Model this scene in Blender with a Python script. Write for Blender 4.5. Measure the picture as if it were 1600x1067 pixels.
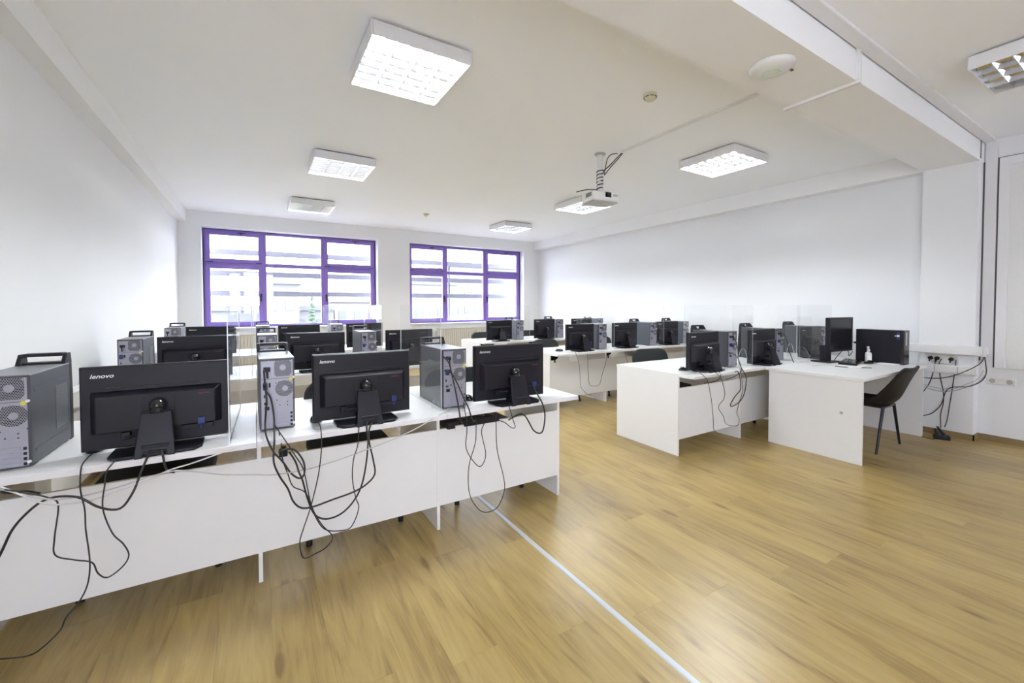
import bpy, math, random
from mathutils import Matrix, Vector
random.seed(7)
D = bpy.data
SC = bpy.context.scene
COL = SC.collection
for o in list(D.objects): D.objects.remove(o)

# ------------------------------------------------------------------ camera, world, exposure
H = 1.36
F, CX, CY = 657.128, 800.0, 493.93
RM = ((0.85463066, -0.51923505, -0.00118225), (-0.01390456, -0.0206099, -0.9996909), (0.51905019, 0.85438293, -0.02483359))
cam_d = D.cameras.new('camera')
cam_d.sensor_width = 36.0
cam_d.lens = 36.0 * F / 1600.0
cam_d.shift_y = (CY - 533.5) / 1600.0
cam_d.clip_start = 0.02
cam_d.clip_end = 400
cam = D.objects.new('camera', cam_d)
COL.objects.link(cam)
r, d, f = (Vector(v) for v in RM)
cam.matrix_world = Matrix(((r.x, -d.x, -f.x, 0), (r.y, -d.y, -f.y, 0), (r.z, -d.z, -f.z, H), (0, 0, 0, 1)))
SC.camera = cam

SKY_STRENGTH = 3.6
TUBE_STRENGTH = 50.0
w = D.worlds.new('overcast_sky')
SC.world = w
w.use_nodes = True
bg = w.node_tree.nodes['Background']
bg.inputs[0].default_value = (0.84, 0.88, 1.0, 1)
bg.inputs[1].default_value = SKY_STRENGTH
SC.view_settings.view_transform = 'Standard'
SC.view_settings.look = 'None'
SC.view_settings.gamma = 1.0
SC.view_settings.use_curve_mapping = False
SC.view_settings.exposure = 2.18
SC.cycles.max_bounces = 16
SC.cycles.diffuse_bounces = 12
SC.cycles.glossy_bounces = 5
SC.cycles.transparent_max_bounces = 24
SC.cycles.sample_clamp_indirect = 12.0
SC.cycles.caustics_reflective = False
SC.cycles.caustics_refractive = False


def at(x, y, Y=None, X=None, Z=None):
    """world point on a plane that the photograph shows at pixel x, y"""
    a = ((x - CX) / F, (y - CY) / F, 1.0)
    v = [sum(RM[i][j] * a[i] for i in range(3)) for j in range(3)]
    t = Y / v[1] if Y is not None else X / v[0] if X is not None else (Z - H) / v[2]
    return Vector((v[0] * t, v[1] * t, H + v[2] * t))


# ------------------------------------------------------------------ materials
def mat(name, col, rough=0.5, metal=0.0, spec=0.5, var=0.03, scale=40.0, bump=0.0):
    m = D.materials.new(name)
    m.use_nodes = True
    nt = m.node_tree
    b = nt.nodes['Principled BSDF']
    b.inputs['Roughness'].default_value = rough
    b.inputs['Metallic'].default_value = metal
    b.inputs['Specular IOR Level'].default_value = spec
    tc = nt.nodes.new('ShaderNodeTexCoord')
    n = nt.nodes.new('ShaderNodeTexNoise')
    n.inputs['Scale'].default_value = scale
    n.inputs['Detail'].default_value = 3
    nt.links.new(tc.outputs['Object'], n.inputs['Vector'])
    mx = nt.nodes.new('ShaderNodeMix')
    mx.data_type = 'RGBA'
    mx.inputs[6].default_value = (*[c * (1 - var) for c in col], 1)
    mx.inputs[7].default_value = (*[min(1, c * (1 + var)) for c in col], 1)
    nt.links.new(n.outputs[0], mx.inputs[0])
    nt.links.new(mx.outputs[2], b.inputs['Base Color'])
    if bump:
        bp = nt.nodes.new('ShaderNodeBump')
        bp.inputs['Strength'].default_value = bump
        bp.inputs['Distance'].default_value = 0.002
        nt.links.new(n.outputs[0], bp.inputs['Height'])
        nt.links.new(bp.outputs[0], b.inputs['Normal'])
    return m


def emit(name, col, s):
    m = D.materials.new(name)
    m.use_nodes = True
    b = m.node_tree.nodes['Principled BSDF']
    b.inputs['Base Color'].default_value = (*col, 1)
    b.inputs['Emission Color'].default_value = (*col, 1)
    b.inputs['Emission Strength'].default_value = s
    return m


def clear(name, tint, haze, gloss, ior=1.45):
    """thin clear sheet: lets light through, a little white haze, a fresnel reflection"""
    m = D.materials.new(name)
    m.use_nodes = True
    nt = m.node_tree
    nt.nodes.remove(nt.nodes['Principled BSDF'])
    out = nt.nodes['Material Output']
    tr = nt.nodes.new('ShaderNodeBsdfTransparent')
    tr.inputs[0].default_value = (*tint, 1)
    df = nt.nodes.new('ShaderNodeBsdfDiffuse')
    df.inputs[0].default_value = (0.85, 0.88, 0.9, 1)
    gl = nt.nodes.new('ShaderNodeBsdfGlossy')
    gl.inputs['Roughness'].default_value = 0.02
    fr = nt.nodes.new('ShaderNodeLayerWeight')
    fr.inputs['Blend'].default_value = 0.5
    pw = nt.nodes.new('ShaderNodeMath')
    pw.operation = 'POWER'
    pw.inputs[1].default_value = 5.0
    nt.links.new(fr.outputs['Facing'], pw.inputs[0])
    ml = nt.nodes.new('ShaderNodeMath')
    ml.operation = 'MULTIPLY_ADD'
    ml.inputs[1].default_value = gloss
    ml.inputs[2].default_value = 0.035
    nt.links.new(pw.outputs[0], ml.inputs[0])
    a = nt.nodes.new('ShaderNodeMixShader')
    a.inputs[0].default_value = haze
    nt.links.new(tr.outputs[0], a.inputs[1])
    nt.links.new(df.outputs[0], a.inputs[2])
    b = nt.nodes.new('ShaderNodeMixShader')
    nt.links.new(ml.outputs[0], b.inputs[0])
    nt.links.new(a.outputs[0], b.inputs[1])
    nt.links.new(gl.outputs[0], b.inputs[2])
    nt.links.new(b.outputs[0], out.inputs[0])
    return m


def dots(name, col, hole, pitch, rad, rough=0.4, metal=0.4):
    """sheet steel with rows of small round holes in the local x/z plane (y/z where the plate faces sideways)"""
    m = D.materials.new(name)
    m.use_nodes = True
    nt = m.node_tree
    b = nt.nodes['Principled BSDF']
    b.inputs['Roughness'].default_value = rough
    b.inputs['Metallic'].default_value = metal
    tc = nt.nodes.new('ShaderNodeTexCoord')
    sp = nt.nodes.new('ShaderNodeSeparateXYZ')
    nt.links.new(tc.outputs['Object'], sp.inputs[0])

    def M(op, a, c=None):
        n = nt.nodes.new('ShaderNodeMath')
        n.operation = op
        for k, v in enumerate((a, c)):
            if v is None: continue
            if isinstance(v, (int, float)): n.inputs[k].default_value = v
            else: nt.links.new(v, n.inputs[k])
        return n.outputs[0]
    u = M('DIVIDE', M('ADD', sp.outputs[0], sp.outputs[1]), pitch)
    v = M('DIVIDE', sp.outputs[2], pitch * 0.866)
    row = M('FLOOR', v)
    u2 = M('ADD', u, M('MULTIPLY', row, 0.5))
    fu = M('SUBTRACT', M('FRACT', u2), 0.5)
    fv = M('SUBTRACT', M('FRACT', v), 0.5)
    dd = M('SQRT', M('ADD', M('MULTIPLY', fu, fu), M('MULTIPLY', fv, fv)))
    t = M('LESS_THAN', dd, rad)
    mx = nt.nodes.new('ShaderNodeMix')
    mx.data_type = 'RGBA'
    mx.inputs[6].default_value = (*col, 1)
    mx.inputs[7].default_value = (*hole, 1)
    nt.links.new(t, mx.inputs[0])
    nt.links.new(mx.outputs[2], b.inputs['Base Color'])
    return m


def wood(name, lo, mid, hi, rough=0.33):
    m = D.materials.new(name)
    m.use_nodes = True
    nt = m.node_tree
    b = nt.nodes['Principled BSDF']
    tc = nt.nodes.new('ShaderNodeTexCoord')
    oi = nt.nodes.new('ShaderNodeObjectInfo')
    add = nt.nodes.new('ShaderNodeVectorMath')
    add.operation = 'MULTIPLY_ADD'
    cb = nt.nodes.new('ShaderNodeCombineXYZ')
    for k, s in enumerate((7.3, 31.0, 3.0)):
        q = nt.nodes.new('ShaderNodeMath')
        q.operation = 'MULTIPLY'
        q.inputs[1].default_value = s
        nt.links.new(oi.outputs['Random'], q.inputs[0])
        nt.links.new(q.outputs[0], cb.inputs[k])
    add.inputs[1].default_value = (1, 1, 1)
    nt.links.new(tc.outputs['Object'], add.inputs[0])
    nt.links.new(cb.outputs[0], add.inputs[2])

    def noise(sx, sy, scale, det, dist):
        mp = nt.nodes.new('ShaderNodeMapping')
        mp.inputs['Scale'].default_value = (sx, sy, 1)
        nt.links.new(add.outputs[0], mp.inputs[0])
        n = nt.nodes.new('ShaderNodeTexNoise')
        n.inputs['Scale'].default_value = scale
        n.inputs['Detail'].default_value = det
        n.inputs['Distortion'].default_value = dist
        nt.links.new(mp.outputs[0], n.inputs['Vector'])
        return n.outputs[0]
    n1 = noise(9, 1.0, 1.7, 5, 1.6)
    n2 = noise(90, 2.2, 2.0, 3, 0.2)
    n3 = noise(3.0, 1.0, 1.3, 2, 0.3)

    def mixf(a, c, fac):
        x = nt.nodes.new('ShaderNodeMix')
        x.inputs[0].default_value = fac
        nt.links.new(a, x.inputs[2])
        nt.links.new(c, x.inputs[3])
        return x.outputs[0]
    k0 = mixf(mixf(n1, n2, 0.28), n3, 0.33)
    # small dark knots
    mp = nt.nodes.new('ShaderNodeMapping')
    mp.inputs['Scale'].default_value = (5.0, 1.6, 1)
    nt.links.new(add.outputs[0], mp.inputs[0])
    vo = nt.nodes.new('ShaderNodeTexVoronoi')
    vo.inputs['Scale'].default_value = 1.2
    nt.links.new(mp.outputs[0], vo.inputs['Vector'])
    kr = nt.nodes.new('ShaderNodeMapRange')
    kr.inputs['From Min'].default_value = 0.02
    kr.inputs['From Max'].default_value = 0.16
    kr.inputs['To Min'].default_value = -0.22
    kr.inputs['To Max'].default_value = 0.0
    nt.links.new(vo.outputs['Distance'], kr.inputs[0])
    ad = nt.nodes.new('ShaderNodeMath')
    nt.links.new(k0, ad.inputs[0])
    nt.links.new(kr.outputs[0], ad.inputs[1])
    k = ad.outputs[0]
    ramp = nt.nodes.new('ShaderNodeValToRGB')
    e = ramp.color_ramp.elements
    e[0].position, e[0].color = 0.33, (*lo, 1)
    e[1].position, e[1].color = 0.66, (*hi, 1)
    x = e.new(0.47)
    x.color = (*mid, 1)
    nt.links.new(k, ramp.inputs[0])
    hs = nt.nodes.new('ShaderNodeHueSaturation')
    mr = nt.nodes.new('ShaderNodeMapRange')
    mr.inputs['To Min'].default_value = 0.93
    mr.inputs['To Max'].default_value = 1.06
    nt.links.new(oi.outputs['Random'], mr.inputs[0])
    nt.links.new(mr.outputs[0], hs.inputs['Value'])
    nt.links.new(ramp.outputs[0], hs.inputs['Color'])
    nt.links.new(hs.outputs[0], b.inputs['Base Color'])
    rr = nt.nodes.new('ShaderNodeMapRange')
    rr.inputs['To Min'].default_value = rough - 0.05
    rr.inputs['To Max'].default_value = rough + 0.08
    nt.links.new(n2, rr.inputs[0])
    nt.links.new(rr.outputs[0], b.inputs['Roughness'])
    bp = nt.nodes.new('ShaderNodeBump')
    bp.inputs['Strength'].default_value = 0.06
    bp.inputs['Distance'].default_value = 0.001
    nt.links.new(n2, bp.inputs['Height'])
    nt.links.new(bp.outputs[0], b.inputs['Normal'])
    b.inputs['Specular IOR Level'].default_value = 0.5
    return m


M = {
    'wall': mat('wall_paint', (0.78, 0.787, 0.80), 0.7, var=0.012, scale=3),
    'ceiling': mat('ceiling_paint', (0.895, 0.91, 0.93), 0.8, var=0.01, scale=2),
    'beam': mat('beam_paint', (0.85, 0.855, 0.86), 0.7, var=0.01, scale=2),
    'trimwhite': mat('white_trim', (0.76, 0.76, 0.77), 0.5, var=0.02, scale=8),
    'groove': mat('dark_joint', (0.12, 0.11, 0.11), 0.8),
    'oak': wood('oak_laminate', (0.205, 0.128, 0.041), (0.355, 0.249, 0.084), (0.445, 0.330, 0.121)),
    'skirt': mat('oak_skirting', (0.27, 0.19, 0.09), 0.45, var=0.15, scale=14),
    'strip': mat('pale_floor_strip', (0.52, 0.55, 0.57), 0.4, 0.1),
    'purple': mat('purple_aluminium', (0.235, 0.150, 0.50), 0.42, 0.0, var=0.05, scale=20),
    'purpledark': mat('purple_gasket', (0.035, 0.03, 0.09), 0.5),
    'glass': clear('window_glass', (0.97, 0.985, 0.98), 0.0, 0.6),
    'acrylic': clear('clear_acrylic', (0.998, 1.0, 1.0), 0.02, 0.28, 1.49),
    'acryedge': mat('acrylic_edge', (0.72, 0.76, 0.78), 0.25, var=0.02),
    'desk': mat('white_melamine', (0.79, 0.79, 0.79), 0.38, var=0.015, scale=15),
    'edge': mat('white_edge_band', (0.73, 0.715, 0.72), 0.5, var=0.03, scale=30),
    'black': mat('black_plastic', (0.0105, 0.0098, 0.0150), 0.45, spec=0.30, var=0.1, scale=90, bump=0.05),
    'blackg': mat('glossy_black', (0.012, 0.012, 0.014), 0.16, var=0.05),
    'screen': mat('dark_screen', (0.012, 0.012, 0.013), 0.22, var=0.02),
    'silver': mat('silver_print', (0.75, 0.75, 0.76), 0.4, 0.2),
    'red': mat('red_print', (0.22, 0.022, 0.026), 0.5),
    'blue': mat('blue_plug', (0.016, 0.03, 0.15), 0.45),
    'yellow': mat('yellow_sticker', (0.68, 0.60, 0.08), 0.5),
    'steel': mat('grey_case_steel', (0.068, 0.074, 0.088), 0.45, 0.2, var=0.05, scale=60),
    'steeltop': mat('grey_case_top', (0.24, 0.245, 0.27), 0.35, 0.5, var=0.03),  # case steel made paler, light falling on the top put into the colour
    'zinc': mat('zinc_rear_panel', (0.34, 0.335, 0.39), 0.42, 0.4, var=0.06, scale=50),
    'zinchole': dots('perforated_zinc', (0.30, 0.30, 0.34), (0.012, 0.012, 0.015), 0.0068, 0.41),
    'darkhole': dots('perforated_case', (0.068, 0.074, 0.088), (0.34, 0.35, 0.37), 0.0085, 0.27),
    'chair': mat('black_fabric', (0.017, 0.019, 0.019), 0.85, var=0.25, scale=260, bump=0.2),
    'tube': mat('dark_steel_tube', (0.028, 0.029, 0.034), 0.35, 0.4),
    'leather': mat('black_leatherette', (0.013, 0.011, 0.011), 0.55, spec=0.3, var=0.2, scale=120, bump=0.15),
    'cable': mat('black_cable', (0.016, 0.016, 0.019), 0.5),
    'cableg': mat('grey_cable', (0.50, 0.49, 0.48), 0.5),
    'cablew': mat('white_cable', (0.66, 0.65, 0.66), 0.5),
    'lamp': mat('white_lamp_steel', (0.74, 0.74, 0.755), 0.4, var=0.01),
    'alu': mat('bright_louvre', (0.66, 0.66, 0.68), 0.14, 0.95, var=0.01),
    'mirror': mat('mirror_reflector', (0.88, 0.88, 0.88), 0.12, 0.9, var=0.01),
    'tubelit': emit('lit_tube', (0.925, 0.98, 1.0), TUBE_STRENGTH),
    'tubeoff': mat('unlit_tube', (0.8, 0.8, 0.8), 0.3),
    'plastic': mat('white_plastic', (0.74, 0.74, 0.73), 0.4),
    'cream': mat('cream_plastic', (0.68, 0.64, 0.50), 0.5),
    'greyp': mat('grey_plastic', (0.42, 0.42, 0.42), 0.45),
    'green': mat('pale_green_ring', (0.50, 0.75, 0.52), 0.4),
    'radiator': mat('radiator_enamel', (0.70, 0.67, 0.60), 0.4, var=0.02),
    'paper': mat('white_paper', (0.82, 0.82, 0.81), 0.7),
    'facade1': mat('pale_render_facade', (0.15, 0.15, 0.155), 0.8, var=0.04, scale=0.4),
    'facade2': mat('grey_facade', (0.115, 0.115, 0.125), 0.8, var=0.04, scale=0.4),
    'facade3': mat('rosy_facade', (0.17, 0.15, 0.145), 0.8, var=0.04, scale=0.4),
    'winglass': mat('far_window_glass', (0.10, 0.105, 0.115), 0.6),
    'leaf': mat('foliage', (0.10, 0.14, 0.075), 0.8, var=0.4, scale=2.2),
    'conifer': mat('dark_foliage', (0.05, 0.075, 0.05), 0.8, var=0.4, scale=2.2),
    'bark': mat('bark', (0.12, 0.09, 0.06), 0.9),
    'ground': mat('outside_ground', (0.72, 0.72, 0.72), 0.9, var=0.2, scale=0.3),  # unseen near-side terrain, made pale to bounce daylight up to the ceiling
    'street': mat('street_paving', (0.22, 0.225, 0.215), 0.9, var=0.2, scale=0.3),
    'slat': mat('grey_sunshade', (0.19, 0.19, 0.20), 0.6, 0.0),
}


# ------------------------------------------------------------------ mesh helpers
class MB:
    def __init__(s):
        s.v, s.f, s.mi, s.sm = [], [], [], []

    def add(s, vs, fs, mi=0, smooth=False):
        o = len(s.v)
        s.v += [tuple(v) for v in vs]
        for q in fs:
            s.f.append(tuple(i + o for i in q))
            s.mi.append(mi)
            s.sm.append(smooth)
        return s

    def box(s, x0, x1, y0, y1, z0, z1, T=None, mi=0):
        vs = [Vector((x, y, z)) for z in (z0, z1) for y in (y0, y1) for x in (x0, x1)]
        if T: vs = [T @ v for v in vs]
        return s.add(vs, [(0, 2, 3, 1), (4, 5, 7, 6), (0, 1, 5, 4), (2, 6, 7, 3), (0, 4, 6, 2), (1, 3, 7, 5)], mi)

    def prism(s, poly, axis, a, b, T=None, mi=0):
        """poly: list of 2-D points; axis: 0/1/2 the extrusion axis"""
        def P(p, t):
            return {0: (t, p[0], p[1]), 1: (p[0], t, p[1]), 2: (p[0], p[1], t)}[axis]
        n = len(poly)
        vs = [Vector(P(p, a)) for p in poly] + [Vector(P(p, b)) for p in poly]
        if T: vs = [T @ v for v in vs]
        area = sum(poly[i][0] * poly[(i + 1) % n][1] - poly[(i + 1) % n][0] * poly[i][1] for i in range(n))
        flip = (area > 0) == (axis != 1)
        bot, top = list(range(n)), list(range(n, 2 * n))
        fs = [bot[::-1] if flip else bot, top if flip else top[::-1]]
        for i in range(n):
            j = (i + 1) % n
            q = (i, j, n + j, n + i)
            fs.append(q if flip else q[::-1])
        return s.add(vs, fs, mi)

    def cyl(s, p, q, r0, r1=None, n=12, caps=True, mi=0, smooth=True):
        p, q = Vector(p), Vector(q)
        r1 = r0 if r1 is None else r1
        d = (q - p).normalized()
        u = d.orthogonal().normalized()
        w = d.cross(u)
        vs = []
        for c, rr in ((p, r0), (q, r1)):
            vs += [c + (u * math.cos(2 * math.pi * i / n) + w * math.sin(2 * math.pi * i / n)) * rr for i in range(n)]
        s.add(vs, [(i, (i + 1) % n, n + (i + 1) % n, n + i) for i in range(n)], mi, smooth)
        if caps:
            s.add(vs[:n], [tuple(range(n))[::-1]], mi)
            s.add(vs[n:], [tuple(range(n))], mi)
        return s

    def tube(s, pts, r, n=8, mi=0):
        pts = [Vector(p) for p in pts]
        for a, b in zip(pts, pts[1:]):
            s.cyl(a, b, r, n=n, mi=mi)
        for p in pts[1:-1]: s.ball(p, r, n, 4, mi)
        return s

    def ball(s, c, r, n=12, m=8, mi=0, sc=(1, 1, 1)):
        c = Vector(c)
        vs, fs = [], []
        for j in range(m + 1):
            a = math.pi * j / m
            for i in range(n):
                b = 2 * math.pi * i / n
                vs.append(c + Vector((r * sc[0] * math.sin(a) * math.cos(b), r * sc[1] * math.sin(a) * math.sin(b), r * sc[2] * math.cos(a))))
        for j in range(m):
            for i in range(n):
                k = (i + 1) % n
                fs.append((j * n + i, (j + 1) * n + i, (j + 1) * n + k, j * n + k))
        return s.add(vs, fs, mi, True)

    def lathe(s, prof, c=(0, 0, 0), n=20, mi=0):
        c = Vector(c)
        vs, fs = [], []
        for rr, z in prof:
            vs += [c + Vector((rr * math.cos(2 * math.pi * i / n), rr * math.sin(2 * math.pi * i / n), z)) for i in range(n)]
        for j in range(len(prof) - 1):
            for i in range(n):
                k = (i + 1) % n
                fs.append((j * n + i, j * n + k, (j + 1) * n + k, (j + 1) * n + i))
        return s.add(vs, fs, mi, True)

    def mesh(s, name, mats):
        me = D.meshes.new(name)
        me.from_pydata(s.v, [], s.f)
        for m in (mats if isinstance(mats, (list, tuple)) else [mats]): me.materials.append(m)
        me.polygons.foreach_set('material_index', s.mi)
        me.polygons.foreach_set('use_smooth', s.sm)
        me.update()
        return me

    def build(s, name, mats, parent=None, bevel=0.0, seg=2):
        o = D.objects.new(name, s.mesh(name, mats))
        COL.objects.link(o)
        if parent: o.parent = parent
        if bevel:
            b = o.modifiers.new('bevel', 'BEVEL')
            b.width = bevel
            b.segments = seg
            b.limit_method = 'ANGLE'
            b.angle_limit = math.radians(50)
        return o


def tag(o, label, cat, group=None, kind=None):
    o['label'] = label
    o['category'] = cat
    if group: o['group'] = group
    if kind: o['kind'] = kind
    return o


def thing(name, loc, label, cat, group=None, rz=0.0):
    o = D.objects.new(name, None)
    o.empty_display_size = 0.05
    COL.objects.link(o)
    o.location = loc
    o.rotation_euler = (0, 0, rz)
    return tag(o, label, cat, group)


def struct(name, mb, m, parent=None, bevel=0.0):
    o = mb.build(name, m, parent, bevel)
    if not parent: o['kind'] = 'structure'
    return o


def dup(root, loc, rz=0.0, label=None, group=None, skip=()):
    c = root.copy()
    COL.objects.link(c)
    c.location = loc
    c.rotation_euler = (0, 0, rz)
    if label: c['label'] = label
    if group: c['group'] = group
    for ch in root.children:
        if ch.name.split('.')[0] in skip: continue
        k = ch.copy()
        COL.objects.link(k)
        k.parent = c
        for g in ch.children:
            e = g.copy()
            COL.objects.link(e)
            e.parent = k
    return c


def text(name, body, size, m, parent, loc, rot, extrude=0.0004, shear=0.0, align='LEFT', sx=1.0):
    c = D.curves.new(name, 'FONT')
    c.body = body
    c.size = size
    c.extrude = extrude
    c.shear = shear
    c.align_x = align
    c.resolution_u = 3
    c.offset = size * 0.012
    c.materials.append(m)
    tmp = D.objects.new(name, c)
    COL.objects.link(tmp)
    me = D.meshes.new_from_object(tmp.evaluated_get(bpy.context.evaluated_depsgraph_get()))
    D.objects.remove(tmp)
    me.name = name
    o = D.objects.new(name, me)
    COL.objects.link(o)
    o.parent = parent
    o.location = loc
    o.rotation_euler = rot
    o.scale = (sx, 1, 1)
    return o


def cable(name, pts, rad, m, label, cat='cable', group=None):
    """round cord swept along a smooth curve through pts"""
    P = [Vector(p) for p in pts]
    Q = []
    for i in range(len(P) - 1):
        p0, p1, p2, p3 = P[max(i - 1, 0)], P[i], P[i + 1], P[min(i + 2, len(P) - 1)]
        k = max(2, min(6, int((p2 - p1).length / (rad * 4)) + 1))
        for j in range(k):
            t = j / k
            Q.append(0.5 * ((2 * p1) + (p2 - p0) * t + (2 * p0 - 5 * p1 + 4 * p2 - p3) * t * t + (3 * p1 - p0 - 3 * p2 + p3) * t ** 3))
    Q.append(P[-1])
    n = 7
    vs, fs = [], []
    u = None
    for i, q in enumerate(Q):
        d = (Q[min(i + 1, len(Q) - 1)] - Q[max(i - 1, 0)]).normalized()
        u = d.orthogonal() if u is None else u - d * u.dot(d)
        if u.length < 1e-5: u = d.orthogonal()
        u.normalize()
        w = d.cross(u)
        vs += [q + (u * math.cos(6.28319 * k / n) + w * math.sin(6.28319 * k / n)) * rad for k in range(n)]
        if i:
            o = (i - 1) * n
            fs += [(o + k, o + (k + 1) % n, o + n + (k + 1) % n, o + n + k) for k in range(n)]
    fs += [tuple(range(n))[::-1], tuple(range(len(vs) - n, len(vs)))]
    base = P[0].copy() if label else Vector()
    o = MB().add([v - base for v in vs], fs, 0, True).build(name, m)
    o.location = base
    if label: tag(o, label, cat, group)
    return o


# ------------------------------------------------------------------ the room
XL, XR, XB_L, XB_R = -1.12, 6.28, -1.0, 6.12
YF, YN = 9.0, -2.6
ZC, ZB = 3.0, 2.79
BY0, BY1 = 1.18, 1.595
WT = 0.38

fl = struct('floor', MB().box(XL - .3, XR + .3, YN - .3, YF + .3, -0.15, -0.008), M['oak'])
PW, PL = 0.193, 1.46
cache = {}
pi_ = 0
nx = int((XR - XL) / PW) + 1
for i in range(nx):
    x0 = XL + i * PW
    x1 = min(x0 + PW, XR)
    y = -0.35 - (i * 0.53 % 1) * PL
    while y < YF:
        a, b = max(y, -0.35), min(y + PL, YF)
        y += PL
        if b - a < 0.04: continue
        key = (round(x1 - x0, 3), round(b - a, 3))
        if key not in cache:
            hw, hl, c = key[0] / 2 - 0.0001, key[1] / 2 - 0.0001, 0.0004
            vs = [(-hw, -hl, -.008), (hw, -hl, -.008), (hw, hl, -.008), (-hw, hl, -.008),
                  (-hw, -hl, -c), (hw, -hl, -c), (hw, hl, -c), (-hw, hl, -c),
                  (-hw + c, -hl + c, 0), (hw - c, -hl + c, 0), (hw - c, hl - c, 0), (-hw + c, hl - c, 0)]
            fs = [(8, 9, 10, 11)]
            for k in range(4):
                j = (k + 1) % 4
                fs += [(k, j, 4 + j, 4 + k), (4 + k, 4 + j, 8 + j, 8 + k)]
            cache[key] = MB().add(vs, fs).mesh('plank', M['oak'])
        o = D.objects.new('plank', cache[key])
        COL.objects.link(o)
        o.location = ((x0 + x1) / 2, (a + b) / 2, 0)
        o.parent = fl
struct('trim_1', MB().prism([(1.320, 0.0), (1.324, 0.004), (1.346, 0.004), (1.350, 0.0)], 1, -0.35, 6.0), M['strip'])

struct('ceiling', MB().box(XL - .3, XR + .3, YN - .3, YF + .3, ZC, ZC + 0.2), M['ceiling'])
OPL = (-2.35, -0.35, 0.8, 2.85)
struct('wall_left', MB().box(XL - .25, XL, OPL[1], YF, 0, ZC).box(XL - .25, XL, YN, OPL[0], 0, ZC).box(XL - .25, XL, OPL[0], OPL[1], 0, OPL[2]).box(XL - .25, XL, OPL[0], OPL[1], OPL[3], ZC), M['wall'])
struct('wall_right', MB().box(XR, XR + .25, YN, YF, 0, ZC), M['wall'])


def wall_with_openings(name, y0, y1, ops):
    mb = MB()
    x = XL - .25
    for (a, b, z0, z1) in ops:
        mb.box(x, a, y0, y1, 0, ZC)
        mb.box(a, b, y0, y1, 0, z0)
        mb.box(a, b, y0, y1, z1, ZC)
        x = b
    mb.box(x, XR + .25, y0, y1, 0, ZC)
    return struct(name, mb, M['wall'])


OPS = [(-0.80, 2.185, 0.97, 2.745), (2.865, 5.82, 0.97, 2.745)]
wall_with_openings('wall_far', YF, YF + WT, OPS)
OPN = [(-1.05, 0.75, 0.7, 2.85), (5.2, 6.2, 0.7, 2.85)]
wall_with_openings('wall_near', YN - WT, YN, OPN)
# dropped perimeter beams and the cross beam with its column
struct('trim_2', MB().box(XL, XB_L, BY1, YF, ZB, ZC), M['beam'])
struct('trim_3', MB().box(XB_R, XR, BY1, YF, ZB, ZC), M['beam'])
struct('trim_4', MB().box(XL, XR, BY0, BY1, ZB, ZC), M['beam'])
struct('trim_5', MB().box(XB_R, XR, BY0, BY1, 0, ZB), M['wall'], bevel=0.004)
# shadow gap and flat lining strip in front of the beam and down the wall
struct('trim_6', MB().box(XL, XB_R + .02, BY0 - .006, BY0, ZC - .008, ZC).box(XB_R + .012, XB_R + .022, BY0 - .006, BY0, ZB + .02, ZC), M['groove'])
struct('trim_7', MB().box(XL, XR, BY0 - .085, BY0 - .008, ZC - .022, ZC).box(XR - .022, XR, BY0 - .095, BY0 - .012, 0.80, ZC), M['trimwhite'], bevel=0.003)
struct('trim_8', MB().box(XR - .024, XR - .001, BY0 - .012, BY0 - .001, 0.80, ZB), M['groove'])
# skirting boards
struct('baseboard_right', MB().box(XR - .012, XR, YN, BY0, 0, 0.06).box(XB_R - .012, XB_R, BY0 - .012, BY1, 0, 0.06)
       .box(XB_R - .012, XR, BY0 - .012, BY0, 0, 0.06).box(XR - .012, XR, BY1, YF, 0, 0.06), M['skirt'])
struct('baseboard_left', MB().box(XL, XL + .012, YN, YF, 0, 0.06), M['skirt'])
struct('baseboard_far', MB().box(XL, XR, YF - .012, YF, 0, 0.06), M['skirt'])


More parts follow.
